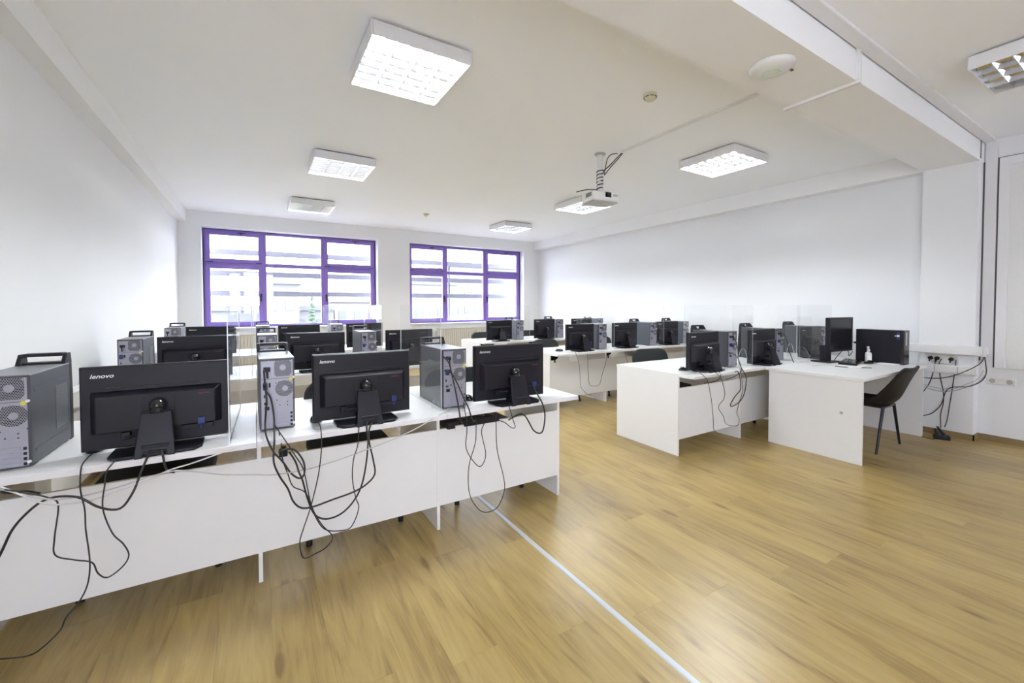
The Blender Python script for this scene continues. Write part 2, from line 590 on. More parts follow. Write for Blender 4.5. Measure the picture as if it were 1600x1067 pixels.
# ------------------------------------------------------------------ windows
def window(name, op, yf, full=True):
    x0, x1, z0, z1 = op
    root = D.objects.new(name, None)
    COL.objects.link(root)
    root.location = (x0, yf, z0)
    root['kind'] = 'structure'
    W, Hh = x1 - x0, z1 - z0
    c1, c2 = W * 0.313, W * 0.655
    zt = Hh * 0.652
    mb = MB()
    t = 0.05
    for a in (0, W - t): mb.box(a, a + t, 0, .08, 0, Hh)
    for a in (0, Hh - t): mb.box(t, W - t, 0, .08, a, a + t)
    for c in (c1, c2): mb.box(c - .035, c + .035, 0, .08, t, Hh - t)
    for a, b in ((t, c1 - .035), (c1 + .035, c2 - .035), (c2 + .035, W - t)):
        mb.box(a, b, 0, .08, zt - .035, zt + .035)
    fr = mb.build('frame', M['purple'], root, 0.003)
    # dark gasket line round the frame
    g = MB()
    g.box(-.012, .014, -.012, -.001, 0, Hh + .012).box(W - .014, W + .012, -.012, -.001, 0, Hh + .012).box(.014, W - .014, -.012, -.001, Hh - .012, Hh + .012)
    g.build('gasket', M['purpledark'], root)
    cols = ((t, c1 - .035), (c1 + .035, c2 - .035), (c2 + .035, W - t))
    rows = ((t, zt - .035), (zt + .035, Hh - t))
    for ci, (a, b) in enumerate(cols):
        for ri, (p, q) in enumerate(rows):
            if ci == 1:
                MB().box(a, b, .03, .036, p, q).build('pane', M['glass'], root)
                continue
            s = MB()
            e = 0.055
            s.box(a - .012, a + e, -.02, .05, p - .012, q + .012).box(b - e, b + .012, -.02, .05, p - .012, q + .012)
            s.box(a + e, b - e, -.02, .05, p - .012, p + e).box(a + e, b - e, -.02, .05, q - e, q + .012)
            sash = s.build('sash', M['purple'], root, 0.004)
            MB().box(a + e, b - e, .012, .018, p + e, q - e).build('pane', M['glass'], sash)
            if ri == 0:
                hx = b - .02 if ci == 0 else a + .02
                zc = p + (q - p) * 0.50
                MB().box(hx - .014, hx + .014, -.032, -.02, zc - .035, zc + .035).box(hx - .011, hx + .011, -.058, -.032, zc - .012, zc + .012).box(hx - .011, hx + .011, -.062, -.046, zc - .11, zc + .012).build('handle', M['black'], sash, 0.003)
            else:
                for hx in (a + .05, b - .05):
                    MB().box(hx - .05, hx + .05, -.028, -.02, p - .014, p - .002).build('hinge', M['purpledark'], sash)
                MB().cyl((a + (b - a) * .55, -.03, q - .005), (a + (b - a) * .70, -.03, q - .005), .007).box(a + (b - a) * .62 - .02, a + (b - a) * .62 + .02, -.036, -.018, q - .03, q).build('stay', M['purpledark'], sash)
    return root


window('window_1', OPS[0], YF + .22)
window('window_2', OPS[1], YF + .20)
window('window_3', (OPN[0][0], OPN[0][1], OPN[0][2], OPN[0][3]), YN - .25)
window('window_4', (OPN[1][0], OPN[1][1], OPN[1][2], OPN[1][3]), YN - .25)
w5 = window('window_5', (OPL[0], OPL[1], OPL[2], OPL[3]), 0)  # unseen side window, added to bring daylight into the near bay
w5.location = (XL - .15, OPL[0], OPL[2])
w5.rotation_euler = (0, 0, math.pi / 2)
struct('trim_9', MB().box(OPS[0][0], OPS[0][1], YF - .03, YF + .22, .94, .972).box(OPS[1][0], OPS[1][1], YF - .03, YF + .20, .94, .972), M['trimwhite'], bevel=0.004)

# radiators under the far windows
def radiator(x, label):
    t = thing('radiator', (x, YF - .01, 0.12), label, 'radiator', 'radiators under the far windows')
    L, n = 1.5, 30
    MB().box(0, L, -.085, -.075, .0, .72).build('back_panel', M['radiator'], t)
    mb = MB()
    for i in range(n):
        a = i * L / n
        mb.box(a + .006, a + L / n - .006, -.105, -.085, .03, .70)
    mb.build('ribs', M['radiator'], t, 0.004)
    MB().box(0, L, -.108, -.03, .72, .735).build('top_grille', M['radiator'], t)
    MB().cyl((L + .02, -.07, .66), (L + .07, -.07, .66), .02).cyl((L + .07, -.07, .66), (L + .10, -.07, .66), .026).build('valve', M['plastic'], t)
    MB().box(.1, .14, -.075, .0, .1, .16).box(L - .14, L - .1, -.075, .0, .1, .16).cyl((L + .02, -.07, -.12), (L + .02, -.07, .66), .009).build('bracket', M['radiator'], t)


radiator(3.45, 'cream ribbed radiator under the right far window')
radiator(-0.30, 'cream ribbed radiator under the left far window, mostly behind computers')

# dado trunking along the left wall
t = thing('cable_trunking', (XL + .002, 2.4, 0.66), 'white cable trunking along the left wall behind the desk ends', 'trunking')
MB().box(0, .055, 0, 6.5, 0, .13).build('channel', M['trimwhite'], t, 0.004)
MB().box(.055, .062, .0, 6.5, .012, .118).build('cover', M['plastic'], t, 0.003)

# ------------------------------------------------------------------ ceiling luminaires
def luminaire(loc, label, lit=True):
    t = thing('ceiling_light', loc, label, 'ceiling light', 'square louvred ceiling lights')
    W, L, h = 0.63, 0.65, 0.085
    mb = MB()
    mb.box(0, .012, 0, L, 0, h).box(W - .012, W, 0, L, 0, h).box(.012, W - .012, 0, .012, 0, h).box(.012, W - .012, L - .012, L, 0, h)
    mb.box(.012, W - .012, .012, L - .012, h - .012, h)
    mb.build('housing', M['lamp'], t, 0.004)
    MB().box(.03, W - .03, .03, L - .03, h, h + .012).build('spacer', M['groove'], t)
    zr = h - .018 if lit else .036
    MB().box(.014, W - .014, .014, L - .014, zr, zr + .005).build('reflector', M['mirror'], t)
    cw = (W - .024) / 4
    for i in range(4):
        x = .012 + cw * (i + .5)
        if lit: MB().cyl((x, .03, .052), (x, L - .03, .052), .013, n=12).build('tube', M['tubelit'], t)
        if i:
            xx = .012 + cw * i
            MB().prism([(xx - .003, 0.002), (xx + .003, 0.002), (xx + .012, .036), (xx - .012, .036)], 1, .012, L - .012).build('divider', M['alu'], t)
    n = 7
    for k in range(1, n):
        y = .012 + (L - .024) * k / n
        MB().prism([(y - .002, .003), (y + .002, .003), (y + .011, .033), (y - .011, .033)], 0, .014, W - .014).build('louvre_blade', M['alu'], t)
    return t


ZL = ZC - .098
LAB = ['near left', 'middle left', 'far left', 'near right', 'middle right', 'far right']
l0 = luminaire((0.575, 2.475, ZL), 'large lit square ceiling light nearest the camera, four glowing bays')
for loc, lab in (((0.53, 4.81, ZL), 'lit square ceiling light in the middle of the left row'),
                 ((0.45, 7.10, ZL), 'lit square ceiling light close to the left far window'),
                 ((4.11, 2.475, ZL), 'lit louvred ceiling light right of the projector, white grid cells showing'),
                 ((4.13, 4.83, ZL), 'lit louvred ceiling light partly hidden behind the projector'),
                 ((4.10, 7.00, ZL), 'lit louvred ceiling light close to the right far window')):
    dup(l0, loc, 0, lab)
luminaire((4.015, 0.19, ZL), 'unlit louvred ceiling light at the upper right corner, mirroring the floor', False)


# ------------------------------------------------------------------ desks
DT = 0.742


def desk(x0, x1, yf, label, last, group):
    t = thing('desk', (x0, yf, 0), label, 'desk', group)
    W = x1 - x0
    D_ = 0.925
    MB().box(0.001 - (.0 if not last else 0), W - .001 + (.035 if last else 0), 0, D_, DT - .026, DT).build('tabletop', [M['desk']], t, 0.0015)
    MB().box(0.002, W - .002 + (.035 if last else 0), -.0018, -.0002, DT - .025, DT - .001).build('edge_band', M['edge'], t)
    MB().box(.0, .018, .165, D_ - .01, 0, DT - .026).build('side_panel', M['desk'], t)
    if last: MB().box(W - .018, W, .165, D_ - .01, 0, DT - .026).build('side_panel', M['desk'], t)
    MB().box(.018, W - (.018 if last else 0), .168, .186, .145, .612).build('modesty_panel', M['desk'], t)
    MB().box(.018, W - (.018 if last else 0), D_ - .10, D_ - .082, DT - .10, DT - .026).build('rail', M['edge'], t)
    return t


XD_L = [-0.955, -0.008, 0.918, 1.845]
XD_R = [3.235, 4.212, 5.18, 6.09]
YR_L = [2.22, 4.21, 6.21]
YR_R = [2.28, 4.22, 6.22]
rowL = ['front row of the left block', 'second row of the left block', 'third row, left block']
rowR = ['front row of the right block', 'middle row of the right block', 'back row of the right block']
pos = ['left', 'middle', 'right']
for rr in range(3):
    for k in range(3):
        lab = f'white computer desk with modesty panel, {pos[k]} of the {rowL[rr]}'
        desk(XD_L[k], XD_L[k + 1], YR_L[rr], lab, k == 2, 'white computer desks in rows')
for rr in range(3):
    for k in range(3):
        lab = f'white computer desk with modesty panel, {pos[k]} of the {rowR[rr]}'
        desk(XD_R[k], XD_R[k + 1], YR_R[rr], lab, False if k < 2 else True, 'white computer desks in rows')

# teacher's desk, open towards the camera
t = thing('teacher_desk', (4.36, 1.47, 0), 'white desk by the pillar with open front and black chair', 'desk')
MB().box(-.02, 1.54, 0, .80, DT - .026, DT).build('tabletop', M['desk'], t, 0.0015)
MB().box(0, .018, .01, .77, 0, DT - .026).build('side_panel', M['desk'], t)
MB().box(1.505, 1.523, .02, .77, 0, DT - .026).build('side_panel', M['desk'], t)
MB().box(.018, 1.505, .72, .738, .10, DT - .026).build('modesty_panel', M['desk'], t)
MB().cyl((-.001, .16, .42), (.0005, .16, .42), .014).build('wall_stopper', M['greyp'], t)


# ------------------------------------------------------------------ monitors
def make_monitor():
    t = thing('monitor', (0, 0, DT), 'x', 'monitor', 'black widescreen monitors')
    hw, zb, zt = 0.2545, 0.018, 0.366
    y = 0.035
    # back shell: a shallow tray, chamfered towards the back
    sh = MB()
    vs, fs = [], []
    ins = [(0, .018), (.0, .010), (.008, .0)]
    for e, yy in ((0.0, y + .024), (0.0, y + .010), (.006, y)):
        vs += [(-hw + e, yy, zb + e), (hw - e, yy, zb + e), (hw - e, yy, zt - e), (-hw + e, yy, zt - e)]
    for j in range(2):
        for k in range(4):
            n = (k + 1) % 4
            fs.append((j * 4 + k, (j + 1) * 4 + k, (j + 1) * 4 + n, j * 4 + n))
    fs += [(0, 1, 2, 3)[::1], (8, 11, 10, 9)[::-1]]
    sh.add(vs, fs)
    sh.build('back_shell', M['black'], t)
    b = MB()
    fw = .016
    b.box(-hw, hw, y + .0245, y + .034, zb, zb + fw + .006).box(-hw, hw, y + .0245, y + .034, zt - fw, zt)
    b.box(-hw, -hw + fw, y + .0245, y + .034, zb + fw + .006, zt - fw).box(hw - fw, hw, y + .0245, y + .034, zb + fw + .006, zt - fw)
    b.build('bezel', M['black'], t, 0.002)
    MB().box(-hw + fw, hw - fw, y + .0245, y + .030, zb + fw + .006, zt - fw).build('screen', M['screen'], t)
    # raised electronics housing on the back with sloping sides
    h = MB()
    x0, x1, z0, z1 = -.222, .222, .088, .262
    vs = [(x0, y, z0), (x1, y, z0), (x1, y, z1), (x0, y, z1), (x0 + .022, y - .040, z0 + .006), (x1 - .022, y - .040, z0 + .006), (x1 - .022, y - .040, z1 - .018), (x0 + .022, y - .040, z1 - .018)]
    h.add(vs, [(4, 5, 6, 7), (0, 1, 5, 4), (1, 2, 6, 5), (2, 3, 7, 6), (3, 0, 4, 7)])
    hs = h.build('rear_housing', M['black'], t, 0.004)
    MB().box(-.056, .056, y - .043, y - .040, .11, .235).build('mount_plate', M['black'], hs, 0.002)
    v = MB()
    for i in range(22):
        v.box(-.19 + i * .0175, -.178 + i * .0175, y - .0005, y + .001, .275, .278)
    v.build('vent_slots', M['blackg'], hs)
    # ball joint and slanted neck with a notch at its foot
    MB().ball((0, y - .062, .195), .030, 16, 10).cyl((0, y - .04, .195), (0, y - .062, .195), .034, .026).cyl((0, y - .062, .19), (0, y - .078, .160), .022, .03).build('ball_joint', M['blackg'], t)
    n = MB()
    T = Matrix.Translation((0, y - .085, .172)) @ Matrix.Rotation(math.radians(-19), 4, 'X')
    n.prism([(-.050, 0), (.050, 0), (.066, -.182), (.040, -.182), (.036, -.158), (-.036, -.158), (-.040, -.182), (-.066, -.182)], 1, -.007, .007, T)
    n.prism([(-.050, 0), (.050, 0), (.050, .006), (-.050, .006)], 1, -.012, .03, T)
    n.build('neck', M['black'], t, 0.003)
    s = MB()
    s.prism([(-.045, 0.02), (.045, 0.02), (.052, .0), (.045, -.105), (-.045, -.105), (-.052, .0)], 2, .012, .05)
    s.build('neck_root', M['black'], t, 0.004)
    bs = MB()
    bs.prism([(-.13, -.10), (.13, -.10), (.155, -.06), (.155, .06), (.12, .115), (-.12, .115), (-.155, .06), (-.155, -.06)], 2, 0, .013)
    bs.build('base', M['black'], t, 0.004)
    # rear sockets
    p = MB().box(.125, .175, y - .012, y - .001, .096, .122).box(.135, .163, y - .055, y - .012, .092, .122).cyl((.149, y - .05, .094), (.146, y - .06, .076), .005)
    p.build('video_plug', M['blue'], t, 0.003)
    MB().box(.075, .19, y - .022, y, .066, .088).build('socket_plate', M['black'], t, 0.002)
    MB().box(-.125, -.095, y - .034, y - .004, .058, .088).cyl((-.11, y - .03, .07), (-.05, y - .05, .075), .0045).build('power_plug', M['black'], t, 0.003)
    text('logo', 'lenovo', .024, M['silver'], t, (-.222, y - .0006, .320), (math.pi / 2, 0, 0), shear=.25, sx=1.12)
    text('model_print', 'ThinkVision', .0095, M['red'], t, (.135, y - .0412, .226), (math.pi / 2, 0, 0), shear=.2)
    return t


mon0 = make_monitor()


def place_monitor(TL, TR, Y, label, yaw=0.0, dy=0.035):
    """centre the panel's back between the two corners the photograph shows"""
    global mon_used
    a, b = at(*TL, Y=Y), at(*TR, Y=Y)
    x = (a.x + b.x) / 2
    loc = (x, Y - dy, DT)
    if not mon_used:
        mon_used = True
        mon0.location = loc
        mon0.rotation_euler = (0, 0, yaw)
        mon0['label'] = label
        return mon0
    return dup(mon0, loc, yaw, label)


mon_used = False
RAD = math.radians
place_monitor((123.6, 578.5), (357.7, 562), 2.37, 'black monitor seen from behind, biggest in view, on the front left desk', RAD(1))
place_monitor((488, 554.4), (640, 546), 2.37, 'black monitor seen from behind on the middle desk of the front left row')
place_monitor((740.5, 539.5), (849.5, 534.5), 2.33, 'black monitor seen from behind on the desk end above the black power strip', RAD(-3))
place_monitor((245.3, 528.5), (361.6, 524.8), 4.40, 'black monitor directly behind the biggest monitor, second row by left wall')
place_monitor((448, 520), (538.4, 517.8), 4.40, 'black monitor in the middle of the second row of the left block')
place_monitor((603.7, 514.8), (675.7, 513), 4.40, 'black monitor at the right end of the second row, left block')
place_monitor((290.7, 511.6), (368, 509.8), 6.38, 'black monitor in the third row nearest the left wall')
place_monitor((435, 507.6), (499.4, 507), 6.38, 'black monitor in the middle of the third row, under the left window')
place_monitor((541.9, 505), (597.5, 503), 6.38, 'black monitor at the right end of the third row, partly behind a grey tower')


def put(x, y, label, yaw=0.0):
    return dup(mon0, (x, y, DT), yaw, label)


mA = put(3.66, 2.44, 'black monitor seen from behind, turned aside, on the front right block desk', RAD(4))
mB = put(4.585, 2.385, 'black monitor behind a clear screen edge, middle of the front right row', RAD(2))
put(5.645, 2.385, 'black monitor behind two clear screens, front right row near the wall')
put(3.80, 4.40, 'black monitor seen from behind at the left end of the middle right row', RAD(3))
put(4.66, 4.40, 'black monitor with shiny ball joint, middle of the middle right row', RAD(2))
put(5.60, 4.40, 'black monitor behind a clear screen, right end of the middle right row')
put(3.64, 6.37, 'black monitor at the left end of the back right row, below the window')
put(4.62, 6.37, 'black monitor in the middle of the back right row', RAD(8))
put(5.52, 6.37, 'black monitor deep in the back right row, behind the middle row monitor')


# ------------------------------------------------------------------ tower computers
def make_tower():
    t = thing('tower_computer', (0, 0, DT), 'x', 'computer', 'grey tower computers with a carry handle')
    hw, yr, yf, h = .0775, -.205, .195, .358
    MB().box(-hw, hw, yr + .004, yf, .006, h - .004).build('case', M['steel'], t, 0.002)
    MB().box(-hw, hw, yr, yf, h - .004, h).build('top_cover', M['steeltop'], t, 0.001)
    fb = MB().prism([(yf, 0.0), (yf + .035, 0.0), (yf + .04, .2), (yf + .03, h + .006), (yf, h + .006)], 0, -hw, hw).build('front_bezel', M['black'], t, 0.003)
    MB().box(-hw + .015, hw - .015, yf + .036, yf + .042, .21, .245).build('drive_slot', M['blackg'], fb, 0.002)
    # carry handle loop above the front
    hd = MB()
    for s in (-1, 1):
        x0, x1 = sorted((s * hw, s * (hw - .014)))
        hd.prism([(yf - .055, h), (yf + .032, h), (yf + .022, h + .046), (yf - .022, h + .046)], 0, x0, x1)
    hd.prism([(yf - .030, h + .034), (yf + .025, h + .034), (yf + .022, h + .048), (yf - .022, h + .048)], 0, -hw + .014, hw - .014)
    hd.prism([(yf - .03, h), (yf + .032, h), (yf + .031, h + .008), (yf - .03, h + .008)], 0, -hw + .014, hw - .014)
    hd.build('carry_handle', M['black'], t, 0.002)
    for k in (-1, 1):
        MB().box(k * .06 - .012, k * .06 + .012, -.17, -.13, 0, .006).box(k * .06 - .012, k * .06 + .012, .14, .18, 0, .006).build('foot', M['black'], t)
    # rear plate and its fittings; X(f), Z(f): fractions across and down the rear face
    X = lambda q: -hw + 2 * hw * q
    Z = lambda q: h - h * q
    rp = MB()
    rp.box(X(.05), X(.95), yr - .002, yr + .004, Z(.975), Z(.03)).build('rear_plate', M['zinc'], t, 0.001)
    seam = MB().box(X(.05), X(.95), yr - .0032, yr - .002, Z(.287), Z(.281))
    for a, b in ((.06, .25), (.28, .5), (.53, .9)): seam.box(X(a), X(b), yr - .0032, yr - .002, Z(.035), Z(.022))
    seam.build('seam', M['groove'], t)
    g = MB()
    poly = [(X(.46), Z(.03)), (X(.84), Z(.03)), (X(.91), Z(.075)), (X(.91), Z(.21)), (X(.84), Z(.255)), (X(.46), Z(.255)), (X(.42), Z(.21)), (X(.42), Z(.075))]
    g.prism(poly, 1, yr - .004, yr - .002)
    gp = g.build('power_supply_grille', M['zinchole'], t)
    MB().cyl((X(.66), yr - .0062, Z(.135)), (X(.66), yr - .004, Z(.135)), .0145, n=18).build('fan_hub', M['zinc'], gp)
    fg = MB().cyl((X(.70), yr - .004, Z(.43)), (X(.70), yr - .002, Z(.43)), .0405, n=28).build('fan_grille', M['zinchole'], t)
    MB().cyl((X(.72), yr - .0055, Z(.43)), (X(.72), yr - .004, Z(.43)), .0135, n=18).build('fan_hub', M['zinc'], fg)
    pp = MB().box(X(.12), X(.31), yr - .018, yr - .002, Z(.178), Z(.118)).box(X(.16), X(.27), yr - .036, yr - .018, Z(.175), Z(.125)).cyl((X(.215), yr - .03, Z(.17)), (X(.225), yr - .032, Z(.26)), .0045, n=8)
    pp.build('power_plug', M['black'], t, 0.002)
    MB().box(X(.10), X(.22), yr - .026, yr - .002, Z(.425), Z(.33)).build('video_plug', M['blue'], t, 0.002)
    io = MB().box(X(.26), X(.31), yr - .007, yr - .002, Z(.40), Z(.34))
    io.box(X(.12), X(.16), yr - .0035, yr - .002, Z(.545), Z(.50))
    for a, b in ((.13, .17), (.19, .23)): io.box(X(a), X(b), yr - .0035, yr - .002, Z(.64), Z(.605))
    io.box(X(.14), X(.27), yr - .012, yr - .002, Z(.71), Z(.665)).box(X(.32), X(.36), yr - .004, yr - .002, Z(.62), Z(.59))
    for a, b in ((.45, .34), (.53, .33), (.47, .58), (.93, .57), (.77, .615), (.77, .66), (.55, .655)): io.box(X(a), X(a + .03), yr - .0032, yr - .002, Z(b + .012), Z(b))
    io.build('port_block', M['black'], t)
    for k in range(4):
        z = .765 + k * .055
        MB().box(X(.36), X(.82), yr - .0042, yr - .002, Z(z + .036), Z(z)).build('slot_cover', M['zinc'], t, 0.0012)
        MB().box(X(.865), X(.925), yr - .0036, yr - .002, Z(z + .035), Z(z + .005)).build('slot_latch', M['black'], t)
    MB().cyl((X(.885), yr - .0035, Z(.30)), (X(.885), yr - .002, Z(.30)), .0085, n=14).build('sticker', M['yellow'], t)
    for z in (.28, .93): MB().cyl((X(.965), yr - .008, Z(z)), (X(.965), yr, Z(z)), .0055, n=10).build('thumb_screw', M['silver'], t)
    MB().box(hw, hw + .0012, .03, .16, .09, .275).build('side_vent', M['darkhole'], t)
    MB().box(hw, hw + .0016, -.17, .165, .285, .298).box(hw, hw + .0016, -.17, .165, .055, .064).build('side_crease', M['steel'], t)
    return t


tow0 = make_tower()
TOW = [((-.822, 2.53), 'grey desktop tower cut by the left picture edge, front left desk', 0),
       ((.080, 2.605), 'grey desktop tower with silver rear and many cables between the front monitors', RAD(1)),
       ((1.022, 2.55), 'grey desktop tower behind a clear screen beside the aisle end monitor', RAD(-1)),
       ((-.853, 4.585), 'grey desktop tower by the left wall in the second row', 0),
       ((.080, 4.585), 'grey desktop tower in the second row, above the silver front tower', 0),
       ((.967, 4.585), 'grey desktop tower in the second row, right of its middle monitor', 0),
       ((-.860, 6.585), 'grey desktop tower by the left wall in the third row', 0),
       ((.068, 6.585), 'grey desktop tower in the third row, hardly showing above two others', 0),
       ((.980, 6.585), 'grey desktop tower in the third row under the right part of the left window', 0),
       ((4.097, 2.665), 'grey desktop tower behind the turned monitor, front right row', 0),
       ((5.010, 2.665), 'grey desktop tower seen through the first clear screen, front right row', 0),
       ((6.010, 2.665), 'grey desktop tower behind the teacher desk screen, near the right wall', 0),
       ((4.173, 4.605), 'grey desktop tower right of the first monitor, middle right row', 0),
       ((5.225, 4.605), 'grey desktop tower with light side, centre of the middle right row', 0),
       ((6.005, 4.605), 'grey desktop tower behind a clear screen, wall end of middle right row', 0),
       ((4.060, 6.605), 'grey desktop tower at the left monitor of the back right row', 0),
       ((4.970, 6.605), 'grey desktop tower at the middle of the back right row', 0),
       ((6.000, 6.605), 'grey desktop tower at the wall end of the back right row', 0)]
for i, ((x, y), lab, rz) in enumerate(TOW):
    if i == 0:
        tow0.location = (x, y, DT)
        tow0.rotation_euler = (0, 0, rz)
        tow0['label'] = lab
    else:
        dup(tow0, (x, y, DT), rz, lab)


# ------------------------------------------------------------------ clear acrylic screens
def make_screen(L, fw, fh):
    t = thing('acrylic_screen', (0, 0, DT), 'x', 'screen', 'clear acrylic desk screens')
    h = .625
    s = MB().box(0, L, -.002, .002, .0, h)
    s.mi = [1, 1, 0, 0, 1, 1]
    s.build('sheet', [M['acrylic'], M['acryedge']], t)
    for y in (.10, L - .10):
        ft = MB()
        pts = [(-fw * math.cos(math.pi * k / 12), fh * math.sin(math.pi * k / 12)) for k in range(13)]
        ft.prism(pts, 0, y - .002, y + .002)
        ft.mi = [0, 0] + [1] * 13
        ft.build('support_foot', [M['acrylic'], M['acryedge']], t)
    return t


scr0 = make_screen(.80, .022, .05)
scr1 = make_screen(.80, .085, .17)
UP = math.pi / 2
SCR = [(0, (-.112, 2.25), RAD(88.5), 'clear acrylic screen between the biggest monitor and the silver rear tower'),
       (0, (.918, 2.31), UP, 'clear acrylic screen in front of the tower beside the aisle end monitor'),
       (0, (-.040, 4.28), UP, 'clear acrylic screen in the second row, right of its first monitor'),
       (0, (1.070, 4.28), UP, 'clear acrylic screen in the second row, right of its last tower'),
       (0, (-.035, 6.28), UP, 'clear acrylic screen in the third row left of its middle monitor'),
       (0, (.878, 6.28), UP, 'clear acrylic screen in the third row near its right end'),
       (1, (4.310, 2.38), UP, 'clear acrylic screen in the front right row, left of its middle monitor'),
       (1, (5.360, 2.42), UP, 'clear acrylic screen in the front right row beside the teacher desk'),
       (0, (4.290, 4.30), UP, 'clear acrylic screen in the middle right row, left of its second monitor'),
       (0, (5.325, 4.29), UP, 'clear acrylic screen in the middle right row nearest the wall'),
       (0, (4.20, 6.30), UP, 'clear acrylic screen in the back right row')]
done = set()
for kd, (x, y), rz, lab in SCR + [(1, (4.93, 2.255), 0, 'clear acrylic screen across the back edge of the teacher desk')]:
    src = (scr0, scr1)[kd]
    if kd not in done:
        done.add(kd)
        src.location, src.rotation_euler, src['label'] = (x, y, DT), (0, 0, rz), lab
    else:
        dup(src, (x, y, DT), rz, lab)


# ------------------------------------------------------------------ chairs
def rounded(w, h, r, n=5):
    pts = []
    for cx, cy, a0 in ((w / 2 - r, h / 2 - r, 0), (-w / 2 + r, h / 2 - r, 90), (-w / 2 + r, -h / 2 + r, 180), (w / 2 - r, -h / 2 + r, 270)):
        for k in range(n + 1):
            a = math.radians(a0 + 90 * k / n)
            pts.append((cx + r * math.cos(a), cy + r * math.sin(a)))
    return pts


def make_chair():
    t = thing('visitor_chair', (0, 0, 0), 'x', 'chair', 'black fabric chairs at the computer desks')
    MB().prism(rounded(.48, .43, .09), 2, .44, .50).build('seat', M['chair'], t, 0.016, 3)
    T = Matrix.Translation((0, .235, .70)) @ Matrix.Rotation(RAD(-9), 4, 'X')
    MB().prism(rounded(.48, .32, .11), 1, -.022, .022, T).build('backrest', M['chair'], t, 0.014, 3)
    for sx in (-1, 1):
        MB().tube([(sx * .215, -.16, .43), (sx * .262, -.235, .012)], .013).cyl((sx * .262, -.235, 0), (sx * .262, -.235, .03), .017).build('leg', M['tube'], t)
        MB().tube([(sx * .215, .15, .43), (sx * .262, .25, .012)], .013).cyl((sx * .262, .25, 0), (sx * .262, .25, .03), .017).build('leg', M['tube'], t)
        MB().tube([(sx * .17, .13, .43), (sx * .17, .225, .46), (sx * .17, .25, .62)], .011).build('back_bar', M['tube'], t)
    MB().tube([(-.215, -.16, .43), (.215, -.16, .43)], .012).tube([(-.215, .15, .43), (.215, .15, .43)], .012).tube([(-.215, -.16, .43), (-.215, .15, .43)], .012).tube([(.215, -.16, .43), (.215, .15, .43)], .012).build('seat_frame', M['tube'], t)
    return t


ch0 = make_chair()
CH = [((-.45, 2.895), 0, 'black fabric chair tucked under the front left desk behind the biggest monitor'),
      ((.50, 2.85), 0, 'black fabric chair tucked under the middle front desk, rounded back showing'),
      ((1.42, 2.87), 0, 'black fabric chair tucked under the front desk beside the aisle'),
      ((3.86, 3.10), RAD(-12), 'black fabric chair whose rounded back rises above the front right desk'),
      ((4.64, 2.91), 0, 'black fabric chair under the middle desk of the front right row'),
      ((3.66, 4.83), 0, 'black fabric chair at the left desk of the middle right row'),
      ((4.78, 4.86), 0, 'black fabric chair at the middle desk of the middle right row'),
      ((3.70, 6.93), 0, 'black fabric chair at the left desk of the back right row'),
      ((4.72, 6.93), 0, 'black fabric chair at the middle desk of the back right row')]
for i, ((x, y), rz, lab) in enumerate(CH):
    if i == 0:
        ch0.location, ch0['label'] = (x, y, 0), lab
    else:
        dup(ch0, (x, y, 0), rz, lab)

# teacher's shell chair, facing the desk
t = thing('shell_chair', (5.09, 1.66, 0), 'black padded shell chair with slanted steel legs at the teacher desk', 'chair')
prof = [(.235, .425), (.22, .445), (.14, .445), (.04, .435), (-.06, .43), (-.13, .445), (-.175, .49), (-.20, .56), (-.225, .64), (-.255, .72), (-.285, .785), (-.30, .80)]
NU = 12
vs, fs = [], []
for k, (py, pz) in enumerate(prof):
    v = k / (len(prof) - 1)
    half = .225 if v < .55 else .225 - .035 * ((v - .55) / .45) ** 2
    if k in (0, len(prof) - 1): half -= .045
    lift = .085 * math.exp(-((v - .48) / .22) ** 2) + .02
    for i in range(NU + 1):
        u = -1 + 2 * i / NU
        e = abs(u) ** 2.6
        seat = max(0, 1 - v / .5)
        vs.append((u * half, py + e * (lift * .9 * (1 - seat)), pz + e * lift * seat + e * lift * .35 * (1 - seat)))
for k in range(len(prof) - 1):
    for i in range(NU):
        a = k * (NU + 1) + i
        fs.append((a, a + NU + 1, a + NU + 2, a + 1))
sh = MB().add(vs, fs, 0, True).build('shell', M['leather'], t)
so = sh.modifiers.new('solid', 'SOLIDIFY')
so.thickness = .028
so.offset = -1
ss = sh.modifiers.new('sub', 'SUBSURF')
ss.levels = ss.render_levels = 1
seam = []
for i in range(1, len(prof) - 1):
    seam.append((0, prof[i][0], prof[i][1] + .002))
MB().tube([(0, y + .003, z + .002) for _, y, z in seam], .003, 6).build('centre_seam', M['leather'], t)
for sx in (-1, 1):
    for sy, fy in ((-.13, -.135), (.13, .22)):
        MB().cyl((sx * .13, sy, .415), (sx * .285, fy, .0), .0135, .0105).build('leg', M['tube'], t)
MB().box(-.14, .14, -.14, .14, .400, .416).build('seat_bracket', M['tube'], t, 0.004)

# ------------------------------------------------------------------ teacher's equipment
t = thing('teacher_monitor', (5.46, 2.08, DT), 'black monitor with its dark screen facing the teacher chair', 'monitor', rz=RAD(-6))
MB().box(-.222, .222, -.02, .018, .115, .485).build('back_shell', M['black'], t, 0.006)
b = MB().box(-.222, .222, -.028, -.0205, .115, .137).box(-.222, .222, -.028, -.0205, .468, .485).box(-.222, -.204, -.028, -.0205, .137, .468).box(.204, .222, -.028, -.0205, .137, .468)
b.build('bezel', M['black'], t, 0.002)
MB().box(-.204, .204, -.0245, -.0205, .137, .468).build('screen', M['screen'], t)
MB().box(-.215, -.095, .018, .075, .0, .185).build('stand_column', M['black'], t, 0.006)
MB().prism(rounded(.24, .2, .04), 2, 0, .012, Matrix.Translation((-.13, .06, 0))).build('base', M['black'], t, 0.003)

